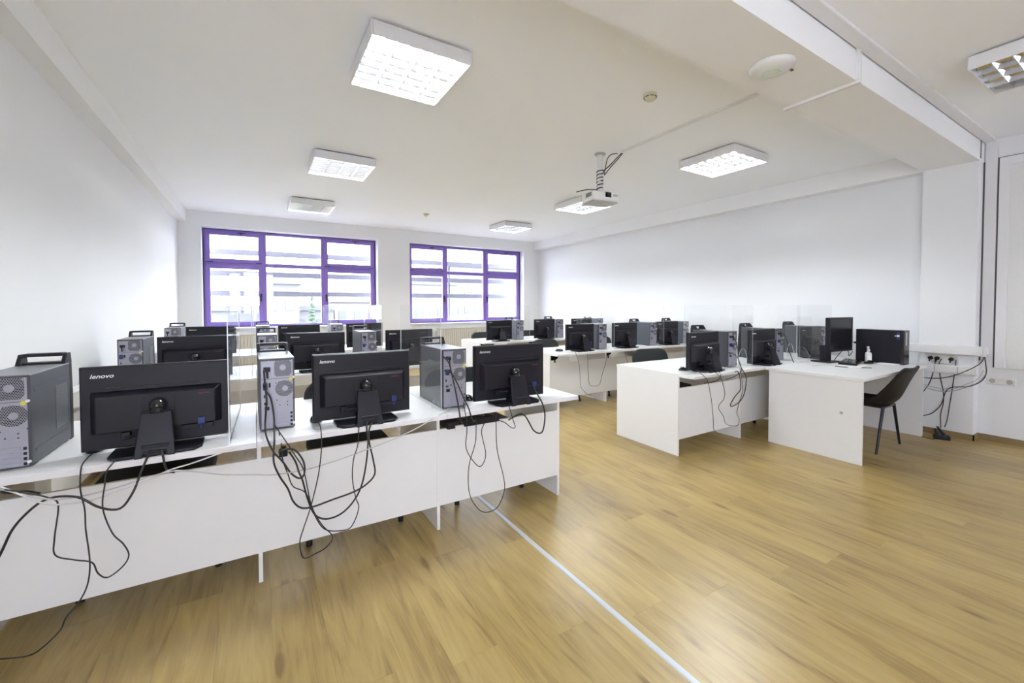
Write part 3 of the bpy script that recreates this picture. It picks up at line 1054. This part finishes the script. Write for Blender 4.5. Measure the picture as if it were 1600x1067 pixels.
t = thing('small_form_computer', (5.70, 1.80, DT), 'dark slim desktop computer on its edge with blue stickers, right end of teacher desk', 'computer', rz=RAD(-2))
MB().box(0, .125, -.175, .21, 0, .355).build('case', M['black'], t, 0.003)
fb = MB().box(-.002, .127, -.205, -.175, 0, .357).build('front_bezel', M['blackg'], t, 0.004)
MB().box(.025, .06, -.208, -.205, .20, .335).build('drive_slot', M['greyp'], fb, 0.002)
for z, m in ((.327, 'blue'), (.299, 'silver'), (.270, 'blue')):
    MB().box(-.0008, .0, -.165, -.142, z - .011, z + .011).build('sticker', M[m], t)
MB().box(-.0008, .0, -.138, -.126, .293, .303).build('sticker', M['silver'], t)
MB().box(.02, .05, .21, .235, .19, .215).build('video_plug', M['blue'], t, 0.003)

t = thing('spray_bottle', (5.60, 1.86, DT), 'white pump bottle standing before the slim desktop computer', 'bottle')
MB().lathe([(.0, 0), (.026, 0), (.028, .004), (.028, .095), (.024, .112), (.012, .120), (.012, .128), (.0, .128)]).build('body', M['plastic'], t)
MB().lathe([(.0, .128), (.014, .128), (.014, .146), (.008, .150), (.006, .172), (.0, .172)]).box(-.03, .008, -.006, .006, .165, .176).build('pump', M['plastic'], t)
MB().lathe([(.0283, .03), (.0283, .08)]).build('paper_label', M['paper'], t)

t = thing('paper_pad', (5.02, 1.73, DT), 'white paper pad lying under the teacher keyboard', 'pad', rz=RAD(8))
MB().box(0, .29, 0, .20, 0, .012).build('sheets', M['paper'], t, 0.001)
MB().box(.0, .29, .192, .2005, .0005, .0125).build('glued_edge', M['greyp'], t)
t = thing('keyboard', (5.12, 1.79, DT + .013), 'black keyboard lying askew on the teacher desk', 'keyboard', rz=RAD(14))
MB().prism([(0, 0), (.15, 0), (.15, .022), (0, .012)], 0, 0, .44).build('body', M['black'], t, 0.003)
k = MB()
for rI in range(5):
    for cI in range(20):
        z = .012 + .010 * ((rI + .5) / 5)
        k.box(.012 + cI * .0208, .029 + cI * .0208, .012 + rI * .027, .034 + rI * .027, z, z + .006)
k.build('keys', M['blackg'], t)['kind'] = 'stuff'


def mouse(x, y, rz, label, z=DT):
    t = thing('mouse', (x, y, z), label, 'mouse', 'black computer mice', rz=rz)
    vs, fs = [], []
    n, m_ = 16, 6
    for j in range(m_ + 1):
        a = math.pi / 2 * j / m_
        for i in range(n):
            b = 2 * math.pi * i / n
            vs.append((.031 * math.cos(a) * math.cos(b), .056 * math.cos(a) * math.sin(b), .004 + .034 * math.sin(a) * (1 - .22 * math.sin(b) * math.cos(a))))
    for j in range(m_):
        for i in range(n):
            q = (i + 1) % n
            fs.append((j * n + i, j * n + q, (j + 1) * n + q, (j + 1) * n + i))
    fs.append(tuple(range(n))[::-1])
    MB().add(vs, fs, 0, True).build('shell', M['blackg'], t)
    MB().cyl((-.004, .03, .032), (.004, .03, .032), .008, n=10).build('scroll_wheel', M['greyp'], t)
    return t


mouse(-.595, 2.45, 0, 'black mouse peeking out left under the biggest monitor')
mouse(.265, 2.46, 0, 'black mouse at the lower left corner of the second front monitor')
mouse(1.165, 2.50, RAD(35), 'black glossy mouse between the screened tower and the aisle end monitor')
mouse(3.46, 2.55, RAD(60), 'black mouse left of the turned monitor, front right row')
mouse(3.49, 4.52, RAD(60), 'black mouse left of the first monitor, middle right row')
mouse(5.52, 1.83, RAD(70), 'black mouse between the keyboard and the pump bottle')
t = thing('notebook', (5.66, 1.665, DT), 'thin white booklet lying beside the slim desktop computer', 'booklet', rz=RAD(5))
MB().box(-.055, .03, -.04, .12, 0, .008).build('pages', M['paper'], t)
MB().box(-.0565, .031, -.041, .121, .008, .0095).build('cover', M['paper'], t)

# power strip on the aisle-end front desk
t = thing('power_strip', (.975, 2.375, .628), 'black power strip lying along the gap under the aisle end front desk', 'power strip', rz=RAD(0))
MB().box(0, .36, -.022, .022, -.016, .026).build('body', M['black'], t, 0.006)
for i in range(4): MB().cyl((.09 + i * .075, 0, .026), (.09 + i * .075, 0, .029), .019, n=16).build('socket', M['blackg'], t)
MB().box(.26, .29, -.012, .012, .028, .055).build('plug', M['black'], t, 0.004)
MB().box(.045, .10, -.045, -.022, -.025, .006).build('white_plug', M['plastic'], t, 0.006)
t = thing('power_strip', (.085, 2.375, .628), 'small black cable clump under the desk edge below the silver rear tower', 'power strip')
MB().box(0, .038, -.025, .01, -.016, .022).build('body', M['black'], t, 0.006)
MB().cyl((.02, 0, .022), (.02, 0, .032), .012).build('plug', M['black'], t)

# ------------------------------------------------------------------ cables
YC = 2.195


def pxc(name, pts, rad, m, label, Y=YC, sway=0.012, **k):
    P = []
    for i, p in enumerate(pts):
        if len(p) == 3 and p[2] == 'f':
            v = at(p[0], p[1], Z=rad)
        else:
            v = at(p[0], p[1], Y=(p[2] if len(p) == 3 else Y + sway * math.sin(i * 1.7)))
        v.z = max(v.z, rad)
        P.append(v)
    return cable(name, P, rad, M[m], label, **k)


THIN, THICK = .0026, .0042
pxc('cable', [(143, 710, 2.36), (135, 717, 2.25), (127, 731), (125.5, 763.6), (132.4, 796), (134, 827), (140.3, 875.4), (137.6, 909.8), (125.5, 937.3, 2.19), (103, 964.8, 2.17), (94.6, 983.7, 2.16), (68.8, 1009.5, 2.15), (44.7, 1024, 2.14), (0, 1029.5, 'f'), (-60, 1036, 'f')], THIN, 'cable', 'thin black cable hanging down to the floor at the lower left')
pxc('cable', [(188, 710, 2.36), (180.6, 719, 2.24), (166.8, 736), (163.4, 758.5), (160.6, 794.6), (175.4, 832.4), (192.6, 849.6), (201.2, 866.8), (192.6, 884), (168.5, 902), (153, 895.4), (143.8, 878.9), (117, 874.7), (86.7, 867.5), (85, 841), (91, 789.4), (77.4, 778.4), (44.7, 770.5), (7, 765)], THIN, 'cable', 'thin black cable forming a wide loop on the front left modesty panel')
pxc('cable', [(-40, 940), (0, 866.8), (20.6, 825.5), (51.6, 792.9), (75.7, 779), (103, 775), (127, 778.4), (151, 791), (175.4, 796.3), (192.6, 791), (209.8, 765.3), (220, 737.8), (229.8, 715.5, 2.205), (237, 700, 2.24)], THICK, 'cable', 'thick black cable sagging from the biggest monitor towards the left edge')
pxc('cable', [(252, 700, 2.24), (255, 714, 2.205), (258, 728), (263, 736, 2.24), (272, 738, 2.34)], THICK, 'cable', 'short black cable dropping from the foot of the biggest monitor')
pxc('cable', [(-50, 745), (0, 760), (34.4, 774), (68.8, 786.7), (103, 787.7), (144.5, 780.8), (189, 765.3), (233.9, 748), (264.8, 734.4), (299, 724), (330, 713), (364.6, 700, 2.21), (385, 689, 2.30), (407.5, 675, 2.38)], .003, 'cablew', 'white cable draped in front of the desk from the left edge to the silver tower')
pxc('cable', [(-50, 757), (0, 764), (40, 774), (80, 780), (120, 776.5), (180, 762), (240.7, 743), (275, 735.4), (309.5, 737), (347, 741), (400, 741.3), (428.8, 741.5), (477.6, 733.7), (519.8, 721.3), (575, 701.8), (624, 682), (656.4, 666), (690, 646, 2.24), (705, 636, 2.32)], .003, 'cableg', 'long grey cable strung across the front desks up to the screened tower')
pxc('cable', [(0, 768), (18, 770), (40, 768), (62, 771)], .005, 'cable', 'bundle of black cables under the far left desk edge', Y=2.30)
pxc('cable', [(412.5, 578, 2.36), (414, 600, 2.36), (416.7, 625, 2.36), (415, 650, 2.35), (414.5, 668, 2.30), (417, 684, 2.22), (427, 705), (441.8, 721.3), (454.8, 739.2), (467.8, 747.3), (475.3, 740.8), (474.3, 721.3), (461.3, 703.4), (446.7, 701.8), (435.3, 706.7)], THICK, 'cable', 'thick black power cable coiling below the silver rear tower')
pxc('cable', [(412, 602, 2.37), (416, 612, 2.35), (423, 622, 2.35), (428, 650, 2.34), (428.5, 672, 2.29), (428.8, 688.8, 2.21), (427.8, 721.3), (437, 744), (450, 763.6), (458, 783), (471, 793.5), (490.6, 791.2), (519.8, 780.5), (552.4, 768.5), (571.9, 757), (585.5, 740.8), (583, 718), (576.7, 688.8), (577.7, 667.6, 2.21), (585, 655, 2.25)], THICK, 'cable', 'thick black cable looping from the silver tower to the second front monitor')
pxc('cable', [(575, 652, 2.25), (573, 667.6, 2.21), (575, 688.8), (572.5, 721.3), (565.4, 757), (552.4, 783), (532.8, 802.6), (510, 810.7), (492.2, 804.2), (480.8, 779.8), (472.7, 750.6), (467, 737.6), (462, 722), (452, 706, 2.24)], THICK, 'cable', 'thick black cable making the deepest smooth loop below the second front monitor')
pxc('cable', [(494, 657, 2.36), (500, 664.4, 2.24), (502, 679), (502, 705), (497, 744), (485.7, 791.2), (474.3, 825.4), (468.5, 848), (474.3, 871.5), (493.8, 864.4), (510, 854.6), (519.8, 838.4), (503.6, 820.5), (490.6, 799.3), (477.6, 770), (458, 760), (450, 740.8), (441.8, 718), (439.5, 692, 2.22), (436, 676, 2.31)], THIN, 'cable', 'thin black mouse cable whose loop nearly reaches the floor, front middle desk')
pxc('cable', [(566, 655, 2.33), (561, 667.6, 2.21), (558.9, 695.3), (552.4, 718), (550.7, 747.3), (555.6, 776.6), (560.5, 792.8), (552.4, 817.2), (541, 827.6), (510, 828), (493.8, 809), (484, 779.8), (474.3, 734.3), (461, 711.5), (441.8, 682.3, 2.22), (428, 662, 2.33)], THIN, 'cable', 'thin black cable with an angular loop left of the second front monitor foot')
pxc('cable', [(692.5, 557, 2.31), (701.5, 567, 2.30), (706, 585, 2.29), (712, 612, 2.27), (716.5, 636, 2.22), (719.5, 654.8, 2.22), (722, 662, 2.33)], THICK, 'cable', 'black power cable down the rear of the screened tower into the power strip')
pxc('cable', [(694, 579, 2.32), (704.5, 582, 2.30), (715, 600, 2.28), (724, 621, 2.25), (731.5, 636, 2.21), (736.8, 651.8, 2.22), (741, 659, 2.33)], THICK, 'cable', 'black video cable slanting down the rear of the screened tower')
pxc('cable', [(724, 628, 2.35), (726, 640, 2.22), (728.5, 654), (729.6, 672.5), (728, 698.5), (737.7, 718), (750.7, 728.8), (758.9, 710), (752.4, 675.8), (757, 661, 2.25)], THIN, 'cable', 'thin black cable in a short loop below the power strip')
pxc('cable', [(744, 656, 2.25), (744, 664.4), (742.6, 692), (732.8, 727.8), (732.8, 766.8), (742.6, 789.6), (757.2, 800.3), (776.7, 792.8), (788, 766.8), (786.5, 744), (776.7, 701.8), (775, 659.5), (774.5, 648, 2.21), (771, 637, 2.25), (760, 631, 2.36), (746, 628.5, 2.48)], THIN, 'cable', 'thin black cable in the long loop beneath the aisle end desk')
pxc('cable', [(793, 628, 2.25), (796, 637), (801, 654), (805, 667.5), (799, 668), (788.5, 660), (779.5, 657, 2.25)], THIN, 'cable', 'thin black cable hooking back under the aisle end monitor')
pxc('cable', [(830, 595, 2.28), (835, 608, 2.26), (840, 616.5, 2.22), (848.5, 633), (851.5, 651), (848.5, 672), (842.5, 677), (833.5, 672), (826, 658.5), (820, 649.5), (812.5, 647), (803.5, 651, 2.25), (795, 656, 2.33)], .0046, 'cable', 'thick black cable hanging in a U right of the aisle end monitor foot')
# front right row
YD = 2.26
pxc('cable', [(1088, 578, 2.36), (1096, 584), (1105.6, 595), (1109.4, 613.8), (1112, 628.8), (1114.6, 658.8), (1115, 670, 2.4), (1121, 676, 2.5), (1127, 678, 'f')], THIN, 'cable', 'thin black cable falling to the floor nearest the aisle, front right desk', Y=YD)
pxc('cable', [(1110, 578, 2.33), (1117, 581), (1126, 591), (1132, 610), (1131, 623), (1122.5, 636), (1130, 649.8), (1135.6, 663), (1152.5, 664.4), (1154.8, 654), (1151.4, 645), (1154.8, 629.5), (1160.4, 609), (1157, 580), (1153, 570, 2.4)], THIN, 'cable', 'thin black cable in a long loop below the turned monitor', Y=YD)
pxc('cable', [(1139.4, 524.7, 2.42), (1148.8, 531, 2.40), (1152.5, 544, 2.38), (1153.4, 561, 2.33), (1158, 574, 2.27), (1165.6, 587.5), (1165.6, 600.6), (1162, 617.5), (1154.4, 628.8), (1143, 635), (1142, 630.6), (1148.8, 619), (1157, 608), (1156, 589), (1152, 580), (1146, 583, 2.3)], THICK, 'cable', 'thick black power cable looping below the tower of the front right row', Y=YD)
pxc('cable', [(1137.5, 550, 2.43), (1148.8, 554.7, 2.38), (1156, 567, 2.3), (1158, 580), (1148.8, 587.5), (1140, 591, 2.32), (1133.8, 593, 2.36)], .0036, 'cable', 'black cable running under the desk edge by the front right tower', Y=YD)
pxc('cable', [(1121, 576, 2.36), (1126, 586), (1123, 593), (1112, 597, 2.32), (1100, 599, 2.38)], .0036, 'cable', 'black cable tucked under the desk edge below the turned monitor', Y=YD)
pxc('cable', [(1213, 516, 2.43), (1222, 520, 2.41), (1228, 528, 2.4), (1232, 545, 2.38), (1236, 556, 2.36), (1240, 566, 2.28)], THICK, 'cable', 'black power cable arching from the second tower of the front right row', Y=YD)
# middle right row
YE = 4.19
pxc('cable', [(899, 549, 4.3), (900, 553), (905, 570), (907, 600), (910, 608), (918, 616), (925, 617)], THIN, 'cable', 'thin black cable hanging at the left of the middle right row', Y=YE, sway=.004)
pxc('cable', [(916, 549, 4.3), (918, 556), (919, 580), (921, 600), (930, 603), (937, 600), (941, 585), (946, 568), (948, 556), (947, 547, 4.3)], THIN, 'cable', 'thin black cable in a U below the first middle right monitor', Y=YE, sway=.004)
pxc('cable', [(976, 549), (979, 560), (981, 568), (984, 575)], THIN, 'cable', 'thin black cable below the shiny-jointed monitor, middle right row', Y=YE, sway=.004)
# teacher area and wall sockets
XC = 6.085


def pxw(pts, rad, m, label, X=XC, name='cable'):
    P = [at(p[0], p[1], Z=rad) if len(p) == 3 and p[2] == 'f' else at(p[0], p[1], X=p[2] if len(p) == 3 else X) for p in pts]
    return cable(name, P, rad, M[m], label)


pxw([(1461, 561), (1460, 572.5), (1452.5, 597.5), (1440, 615), (1432, 626)], THICK, 'cable', 'black cable slanting left from the first wall plug')
pxw([(1471, 561), (1467.5, 568), (1468.8, 587.5), (1474, 612.5), (1473.8, 630), (1470, 645), (1469.5, 658), (1470, 668, 6.02)], THICK, 'cable', 'black cable from the second wall plug down to the adapter')
pxw([(1493.8, 562), (1491, 585), (1487.5, 610), (1483.8, 632.5), (1480, 655), (1476, 667, 6.02)], THICK, 'cable', 'black cable from the third wall plug down to the adapter')
pxw([(1425, 586), (1437.5, 589), (1462.5, 591), (1487.5, 587.5), (1517.5, 576), (1535, 564), (1537.5, 547.5)], THICK, 'cable', 'black cable swinging right up to the end of the wall rail', X=6.05)
pxw([(1425, 652), (1437.5, 650), (1455, 646), (1470, 632.5), (1477.5, 612.5), (1487.5, 605), (1512.5, 604), (1532.5, 596), (1541, 582.5), (1538.8, 560), (1537, 548)], THICK, 'cable', 'black cable curving from the desk up around the pillar edge', X=6.06)
pxw([(1425, 600), (1437.5, 602.5), (1462.5, 610), (1487.5, 611), (1512.5, 604), (1530, 596), (1539, 586)], .005, 'cableg', 'grey cable bundle sagging below the wall trunking', X=6.07)
pxw([(1425, 598), (1440, 600), (1465, 606), (1490, 607), (1510, 600), (1528, 592), (1537, 578)], .004, 'cableg', 'second thinner grey cable above the sagging grey bundle', X=6.075)
t = thing('power_adapter', (5.93, 1.36, 0), 'black power adapter block on the floor below the wall sockets', 'adapter', rz=RAD(20))
MB().box(-.035, .035, -.06, .06, 0, .045).build('body', M['black'], t, 0.006)
MB().cyl((.01, -.02, .045), (.03, .03, .12), .016, .009).cyl((-.01, .03, .045), (.0, .05, .10), .014, .008).build('plug', M['black'], t)
pxw([(1466, 682, 'f'), (1458, 686, 'f'), (1437, 681, 'f'), (1425, 678, 'f')], THIN, 'cable', 'thin black cable on the floor behind the power adapter')
# cables behind the teacher monitor and a hanging white bundle under the desk
cable('cable', [(5.72, 2.03, .94), (5.66, 2.07, .98), (5.62, 2.10, .93), (5.68, 2.12, .86), (5.58, 2.14, .78), (5.50, 2.13, .745)], .004, M['cable'], 'black cable curling behind the slim desktop computer')
cable('cable', [(5.71, 2.04, .84), (5.62, 2.04, .80), (5.54, 2.02, .86), (5.48, 2.05, .88)], .004, M['cable'], 'black video cable between teacher monitor and slim computer')
cable('cable', [(4.98, 1.92, .746), (5.02, 1.80, .746), (5.08, 1.74, .746), (5.14, 1.68, .747)], .0035, M['cable'], 'short black cable lying left of the teacher paper pad')
cable('cable', [(4.80, 2.05, .746), (4.95, 2.0, .746), (5.05, 1.88, .746), (5.03, 1.78, .746)], .003, M['cablew'], 'white cable lying on the left of the teacher desk')
bun = []
for q in range(9):
    a = q * .7
    bun += [(5.42 + .06 * math.cos(a), 2.10 + .03 * math.sin(a), .52 - .01 * q % .05), (5.44 + .07 * math.sin(a * 1.3), 2.09, .34 - .02 * (q % 4)), (5.50 + .05 * math.cos(a * 1.7), 2.11, .22 + .02 * (q % 3)), (5.47 + .06 * math.cos(a), 2.12, .38)]
cable('cable_bundle', bun, .0035, M['cablew'], 'tangled bundle of white cables hanging under the teacher desk')

# ------------------------------------------------------------------ wall fittings on the right
t = thing('wall_rail', (XB_R, 1.11, .856), 'white boxed rail across the pillar above the black plugs', 'rail')
MB().box(-.075, -.001, 0, .62, 0, .095).build('box', M['trimwhite'], t, 0.012, 3)
MB().box(-.078, .0, -.012, 0, -.003, .098).build('end_cap', M['plastic'], t, 0.006)
MB().box(.0, .16, -.002, .06, .01, .085).build('wall_return', M['trimwhite'], t, 0.006)
t = thing('socket_panel', (XB_R, 1.29, .755), 'white socket panel under the rail with three black plugs', 'socket panel')
MB().box(-.022, 0, 0, .255, 0, .088).build('plate', M['plastic'], t, 0.005)
for y in (.05, .155, .205):
    MB().cyl((-.024, y, .05), (-.021, y, .05), .022, n=18).build('socket', M['greyp'], t)
    MB().cyl((-.062, y, .05), (-.024, y, .05), .014, .02, n=14).cyl((-.058, y, .05), (-.058, y, .015), .006).build('plug', M['black'], t, 0.002)
for y in (.05, .18): MB().box(-.0235, -.022, y - .022, y + .022, .079, .085).build('sticker', M['yellow'], t)
t = thing('cable_trunking', (XB_R, 1.155, .655), 'white trunking low on the pillar under the socket panel', 'trunking')
MB().box(-.04, -.001, 0, .44, 0, .09).build('channel', M['trimwhite'], t, 0.004)
MB().box(-.045, -.04, .01, .43, .01, .08).build('cover', M['plastic'], t, 0.002)
MB().box(-.046, -.045, .13, .138, .01, .08).box(-.046, -.045, .30, .308, .01, .08).build('joint', M['greyp'], t)
t = thing('double_socket', (XR, .93, .575), 'white double wall socket on the wall right of the pillar', 'socket')
MB().box(-.018, 0, 0, .20, 0, .062).build('plate', M['plastic'], t, 0.005)
for y in (.04, .155):
    MB().cyl((-.0195, y, .031), (-.018, y, .031), .022, n=18).build('socket', M['greyp'], t)
    MB().box(-.0195, -.018, y - .016, y + .016, .055, .060).build('sticker', M['yellow'], t)
# white board beyond the column
t = thing('whiteboard', (XR - .001, -.9, .74), 'large white wall board with a pale frame at the right picture edge', 'board')
MB().box(-.03, 0, 0, 1.97, 0, 2.06).build('panel', M['plastic'], t, 0.002)
MB().box(-.04, -.03, 1.90, 1.97, 0, 2.06).box(-.04, -.03, 0, 1.90, 1.98, 2.06).build('frame', M['trimwhite'], t, 0.003)
MB().box(-.012, -.001, 1.975, 1.985, 0, 2.07).box(-.012, -.001, 0, 1.985, 2.063, 2.072).build('shadow_joint', M['groove'], t)

# ------------------------------------------------------------------ ceiling fittings
t = thing('cable_duct', (3.30, BY0, ZB), 'thin white cable duct stepping over the cross beam', 'cable duct')
MB().box(-.016, .016, -.018, 0, -.018, .20).box(-.03, -.018, -.016, 0, .0, .20).build('beam_face_duct', M['trimwhite'], t, 0.002)
MB().box(-.016, .016, 0, BY1 - BY0 + .018, -.018, 0).build('soffit_duct', M['trimwhite'], t, 0.002)
t = thing('cable_duct', (3.333, BY1, ZC), 'thin white cable duct along the ceiling from beam to projector', 'cable duct')
MB().box(-.014, .014, 0, 3.24 - BY1, -.016, 0).build('channel', M['trimwhite'], t, 0.002)
MB().box(-.010, .010, .0, 3.24 - BY1, -.019, -.016).build('cover', M['plastic'], t, 0.001)
t = thing('access_point', (2.655, 1.372, ZB), 'round white wireless access point with green ring under the beam', 'access point')
MB().lathe([(0, 0), (.122, 0), (.120, -.012), (.10, -.028), (.055, -.040), (.053, -.040), (0, -.040)][::-1], n=40).build('dome', M['plastic'], t)
MB().lathe([(.052, -.0395), (.052, -.0425), (.047, -.0425), (.047, -.0395)], n=32).build('status_ring', M['green'], t)
MB().box(.075, .105, -.07, -.058, -.030, -.022).build('port', M['groove'], t)
t = thing('smoke_detector', (2.642, 2.273, ZC), 'round cream smoke detector on the ceiling near the beam', 'smoke detector')
MB().lathe([(.052, 0), (.052, -.014), (.050, -.016)][::-1], n=28).build('base', M['cream'], t)
MB().lathe([(0, -.050), (.022, -.050), (.030, -.046), (.040, -.028), (.048, -.022), (.050, -.016), (0, -.016)], n=28).build('head', M['cream'], t)
v = MB()
for k in range(8):
    T = Matrix.Rotation(k * math.pi / 4 + .2, 4, 'Z')
    v.box(.044, .0485, -.014, .014, -.027, -.022, T)
v.build('vent_slots', M['groove'], t)
t = thing('ceiling_sensor', (2.613, 7.244, ZC), 'tiny round cream sensor on the ceiling near the far windows', 'sensor')
MB().lathe([(0, -.05), (.03, -.05), (.045, -.03), (.048, 0)], n=20).build('head', M['cream'], t)
MB().lathe([(.049, -.008), (.058, -.008), (.058, 0)], n=20).build('base', M['cream'], t)

# projector on its pole
t = thing('projector', (3.20, 3.43, 2.59), 'white ceiling projector on a pole wrapped with black cables', 'projector', rz=RAD(-8))
MB().box(-.155, .175, -.10, .125, -.115, -.012).build('body', M['plastic'], t, 0.02, 3)
MB().box(-.15, .17, -.095, .12, -.128, -.115).build('base_cover', M['greyp'], t, 0.006)
ln = MB().box(.0, .075, -.106, -.098, -.075, -.022).build('lens_recess', M['blackg'], t, 0.003)
MB().cyl((.038, -.118, -.048), (.038, -.10, -.048), .022, n=20).build('lens_ring', M['black'], ln)
v = MB()
for k in range(6): v.box(-.157, -.154, -.07 + k * .018, -.06 + k * .018, -.07, -.03)
v.build('vent_slots', M['groove'], t)
MB().box(.10, .16, -.103, -.099, -.06, -.035).build('front_panel', M['greyp'], t, 0.002)
MB().box(-.08, .08, -.06, .06, -.012, .0).box(-.02, .02, -.02, .02, 0, .03).build('mount_plate', M['greyp'], t, 0.003)
MB().cyl((0, 0, .0), (0, 0, .40), .030, n=18).build('pole', M['plastic'], t)
MB().lathe([(0, .41), (.06, .41), (.06, .402), (.03, .396), (.03, .39)][::-1], n=24).build('ceiling_flange', M['greyp'], t)
P = [(.034 * math.cos(a), .034 * math.sin(a), .015 + .020 * a / math.pi * .92 + .006 * math.sin(3 * a)) for a in [k * math.pi / 3 for k in range(38)]]
w1 = cable('wrapped_cable', P, .0065, M['cable'], None)
w1.parent = t
P = [(.036 * math.cos(-a + 1), .036 * math.sin(-a + 1), .03 + .026 * a / math.pi) for a in [k * math.pi / 3 for k in range(14)]]
w2 = cable('wrapped_cable', P, .006, M['cablew'], None)
w2.parent = t
cable('cable', [(3.335, 3.245, 2.978), (3.31, 3.30, 2.93), (3.27, 3.37, 2.86), (3.235, 3.41, 2.82), (3.22, 3.40, 2.79)], .006, M['cable'], 'black cable slanting from ceiling duct to the projector pole')
cable('cable', [(3.345, 3.24, 2.977), (3.32, 3.28, 2.925), (3.28, 3.35, 2.85), (3.24, 3.405, 2.77)], .005, M['cable'], 'second black cable beside the slanting one at the projector')
cable('cable', [(3.30, 3.27, 2.975), (3.265, 3.32, 2.975), (3.245, 3.36, 2.94), (3.245, 3.39, 2.86), (3.235, 3.40, 2.78)], .005, M['cable'], 'black cable bowing out at the ceiling by the projector flange')
cable('cable', [(3.17, 3.42, 2.60), (3.10, 3.38, 2.59), (3.0, 3.42, 2.585), (2.93, 3.50, 2.57)], .005, M['cable'], 'thin dark cable lying along the top of the projector')

# ------------------------------------------------------------------ the view outside
GZ = -7.0
g = MB().box(-160, 200, 12, 220, GZ - .5, GZ).build('outside_ground', M['street'])
g['kind'] = 'structure'
g = MB().box(-160, 200, -120, YN - 2, GZ - .5, GZ).box(-160, -4, YN - 2, 12, GZ - .5, GZ).build('outside_ground', M['ground'])
g['kind'] = 'structure'
t = thing('sunshade', (-1.0, YF + .85, 0), 'grey horizontal sunshade slats outside the far windows', 'sunshade')
for z in (2.385, 1.965, 1.575): MB().box(0, 7.2, 0, .10, z - .02, z + .085).build('slat', M['slat'], t, 0.004)
for x in (1.135, 2.215, 5.16, 6.22): MB().box(x, x + .04, .1, .13, -.5, 3.4).box(x, x + .04, -.46, .1, 3.3, 3.34).build('bracket', M['slat'], t)


def building(x, y, w, dd, h, m, label, nw, nf, rz=0.0):
    t = thing('building', (x, y, GZ), label, 'building', None, rz)
    MB().box(0, w, 0, dd, 0, h).build('walls', M[m], t)
    MB().box(-.3, w + .3, -.3, dd + .3, h, h + .5).build('roof', M['facade2'], t)
    for fI in range(nf):
        for k in range(nw):
            a = w * (k + .25) / nw
            z = h * (fI + .35) / nf
            MB().box(a, a + w * .5 / nw, -.06, .02, z, z + h * .42 / nf).build('window', M['winglass'], t)


building(-6, 48, 13, 10, 7.9, 'facade1', 'low pale building with a dark window band outside the left window', 6, 2)
building(0.5, 40, 2.6, 6, 10.2, 'facade2', 'grey block building outside the middle of the left window', 2, 3)
building(8, 54, 7, 9, 8.8, 'facade3', 'rosy house outside the right part of the left window', 4, 2)
building(19.5, 60, 7, 10, 11.5, 'facade1', 'tall pale building outside the right window', 6, 4)
building(28, 66, 16, 12, 15, 'facade1', 'large pale apartment block outside the right window, farthest right', 8, 5)


def tree(name, x, y, h, rad, m, label, cone=False):
    t = thing(name, (x, y, GZ), label, 'tree')
    MB().cyl((0, 0, 0), (0, 0, h * .6), .25, .12).build('trunk', M['bark'], t)
    mb = MB()
    rnd = random.Random(int(x * 10))
    for k in range(170):
        if cone:
            zz = rnd.random()
            a = rnd.random() * 6.283
            rr = rad * (1 - zz) * (.55 + .45 * rnd.random())
            c = (rr * math.cos(a), rr * math.sin(a), h * (.12 + .86 * zz))
            s = .16 * rad + .25 * rad * (1 - zz)
        else:
            v = Vector((rnd.gauss(0, 1), rnd.gauss(0, 1), rnd.gauss(0, 1))).normalized() * rad * (.6 + .4 * rnd.random())
            c = (v.x, v.y, h * .68 + v.z * .8)
            s = .22 * rad * (.7 + .6 * rnd.random())
        mb.ball(c, s, 6, 4, sc=(1, 1, .75))
    mb.build('crown', M[m], t)


tree('conifer', 3.7, 36, 9.6, 0.7, 'conifer', 'slim dark conifer outside the left window', True)
tree('leafy_tree', 20.7, 44, 8.0, 2.0, 'leaf', 'green leafy tree outside the right window')
tree('leafy_tree', 15.6, 44, 7.2, 1.4, 'leaf', 'smaller leafy tree outside the right window, left of the bigger one')
tree('leafy_tree', -1.0, 34, 6.4, 1.8, 'leaf', 'low leafy tree at the bottom of the left window view')
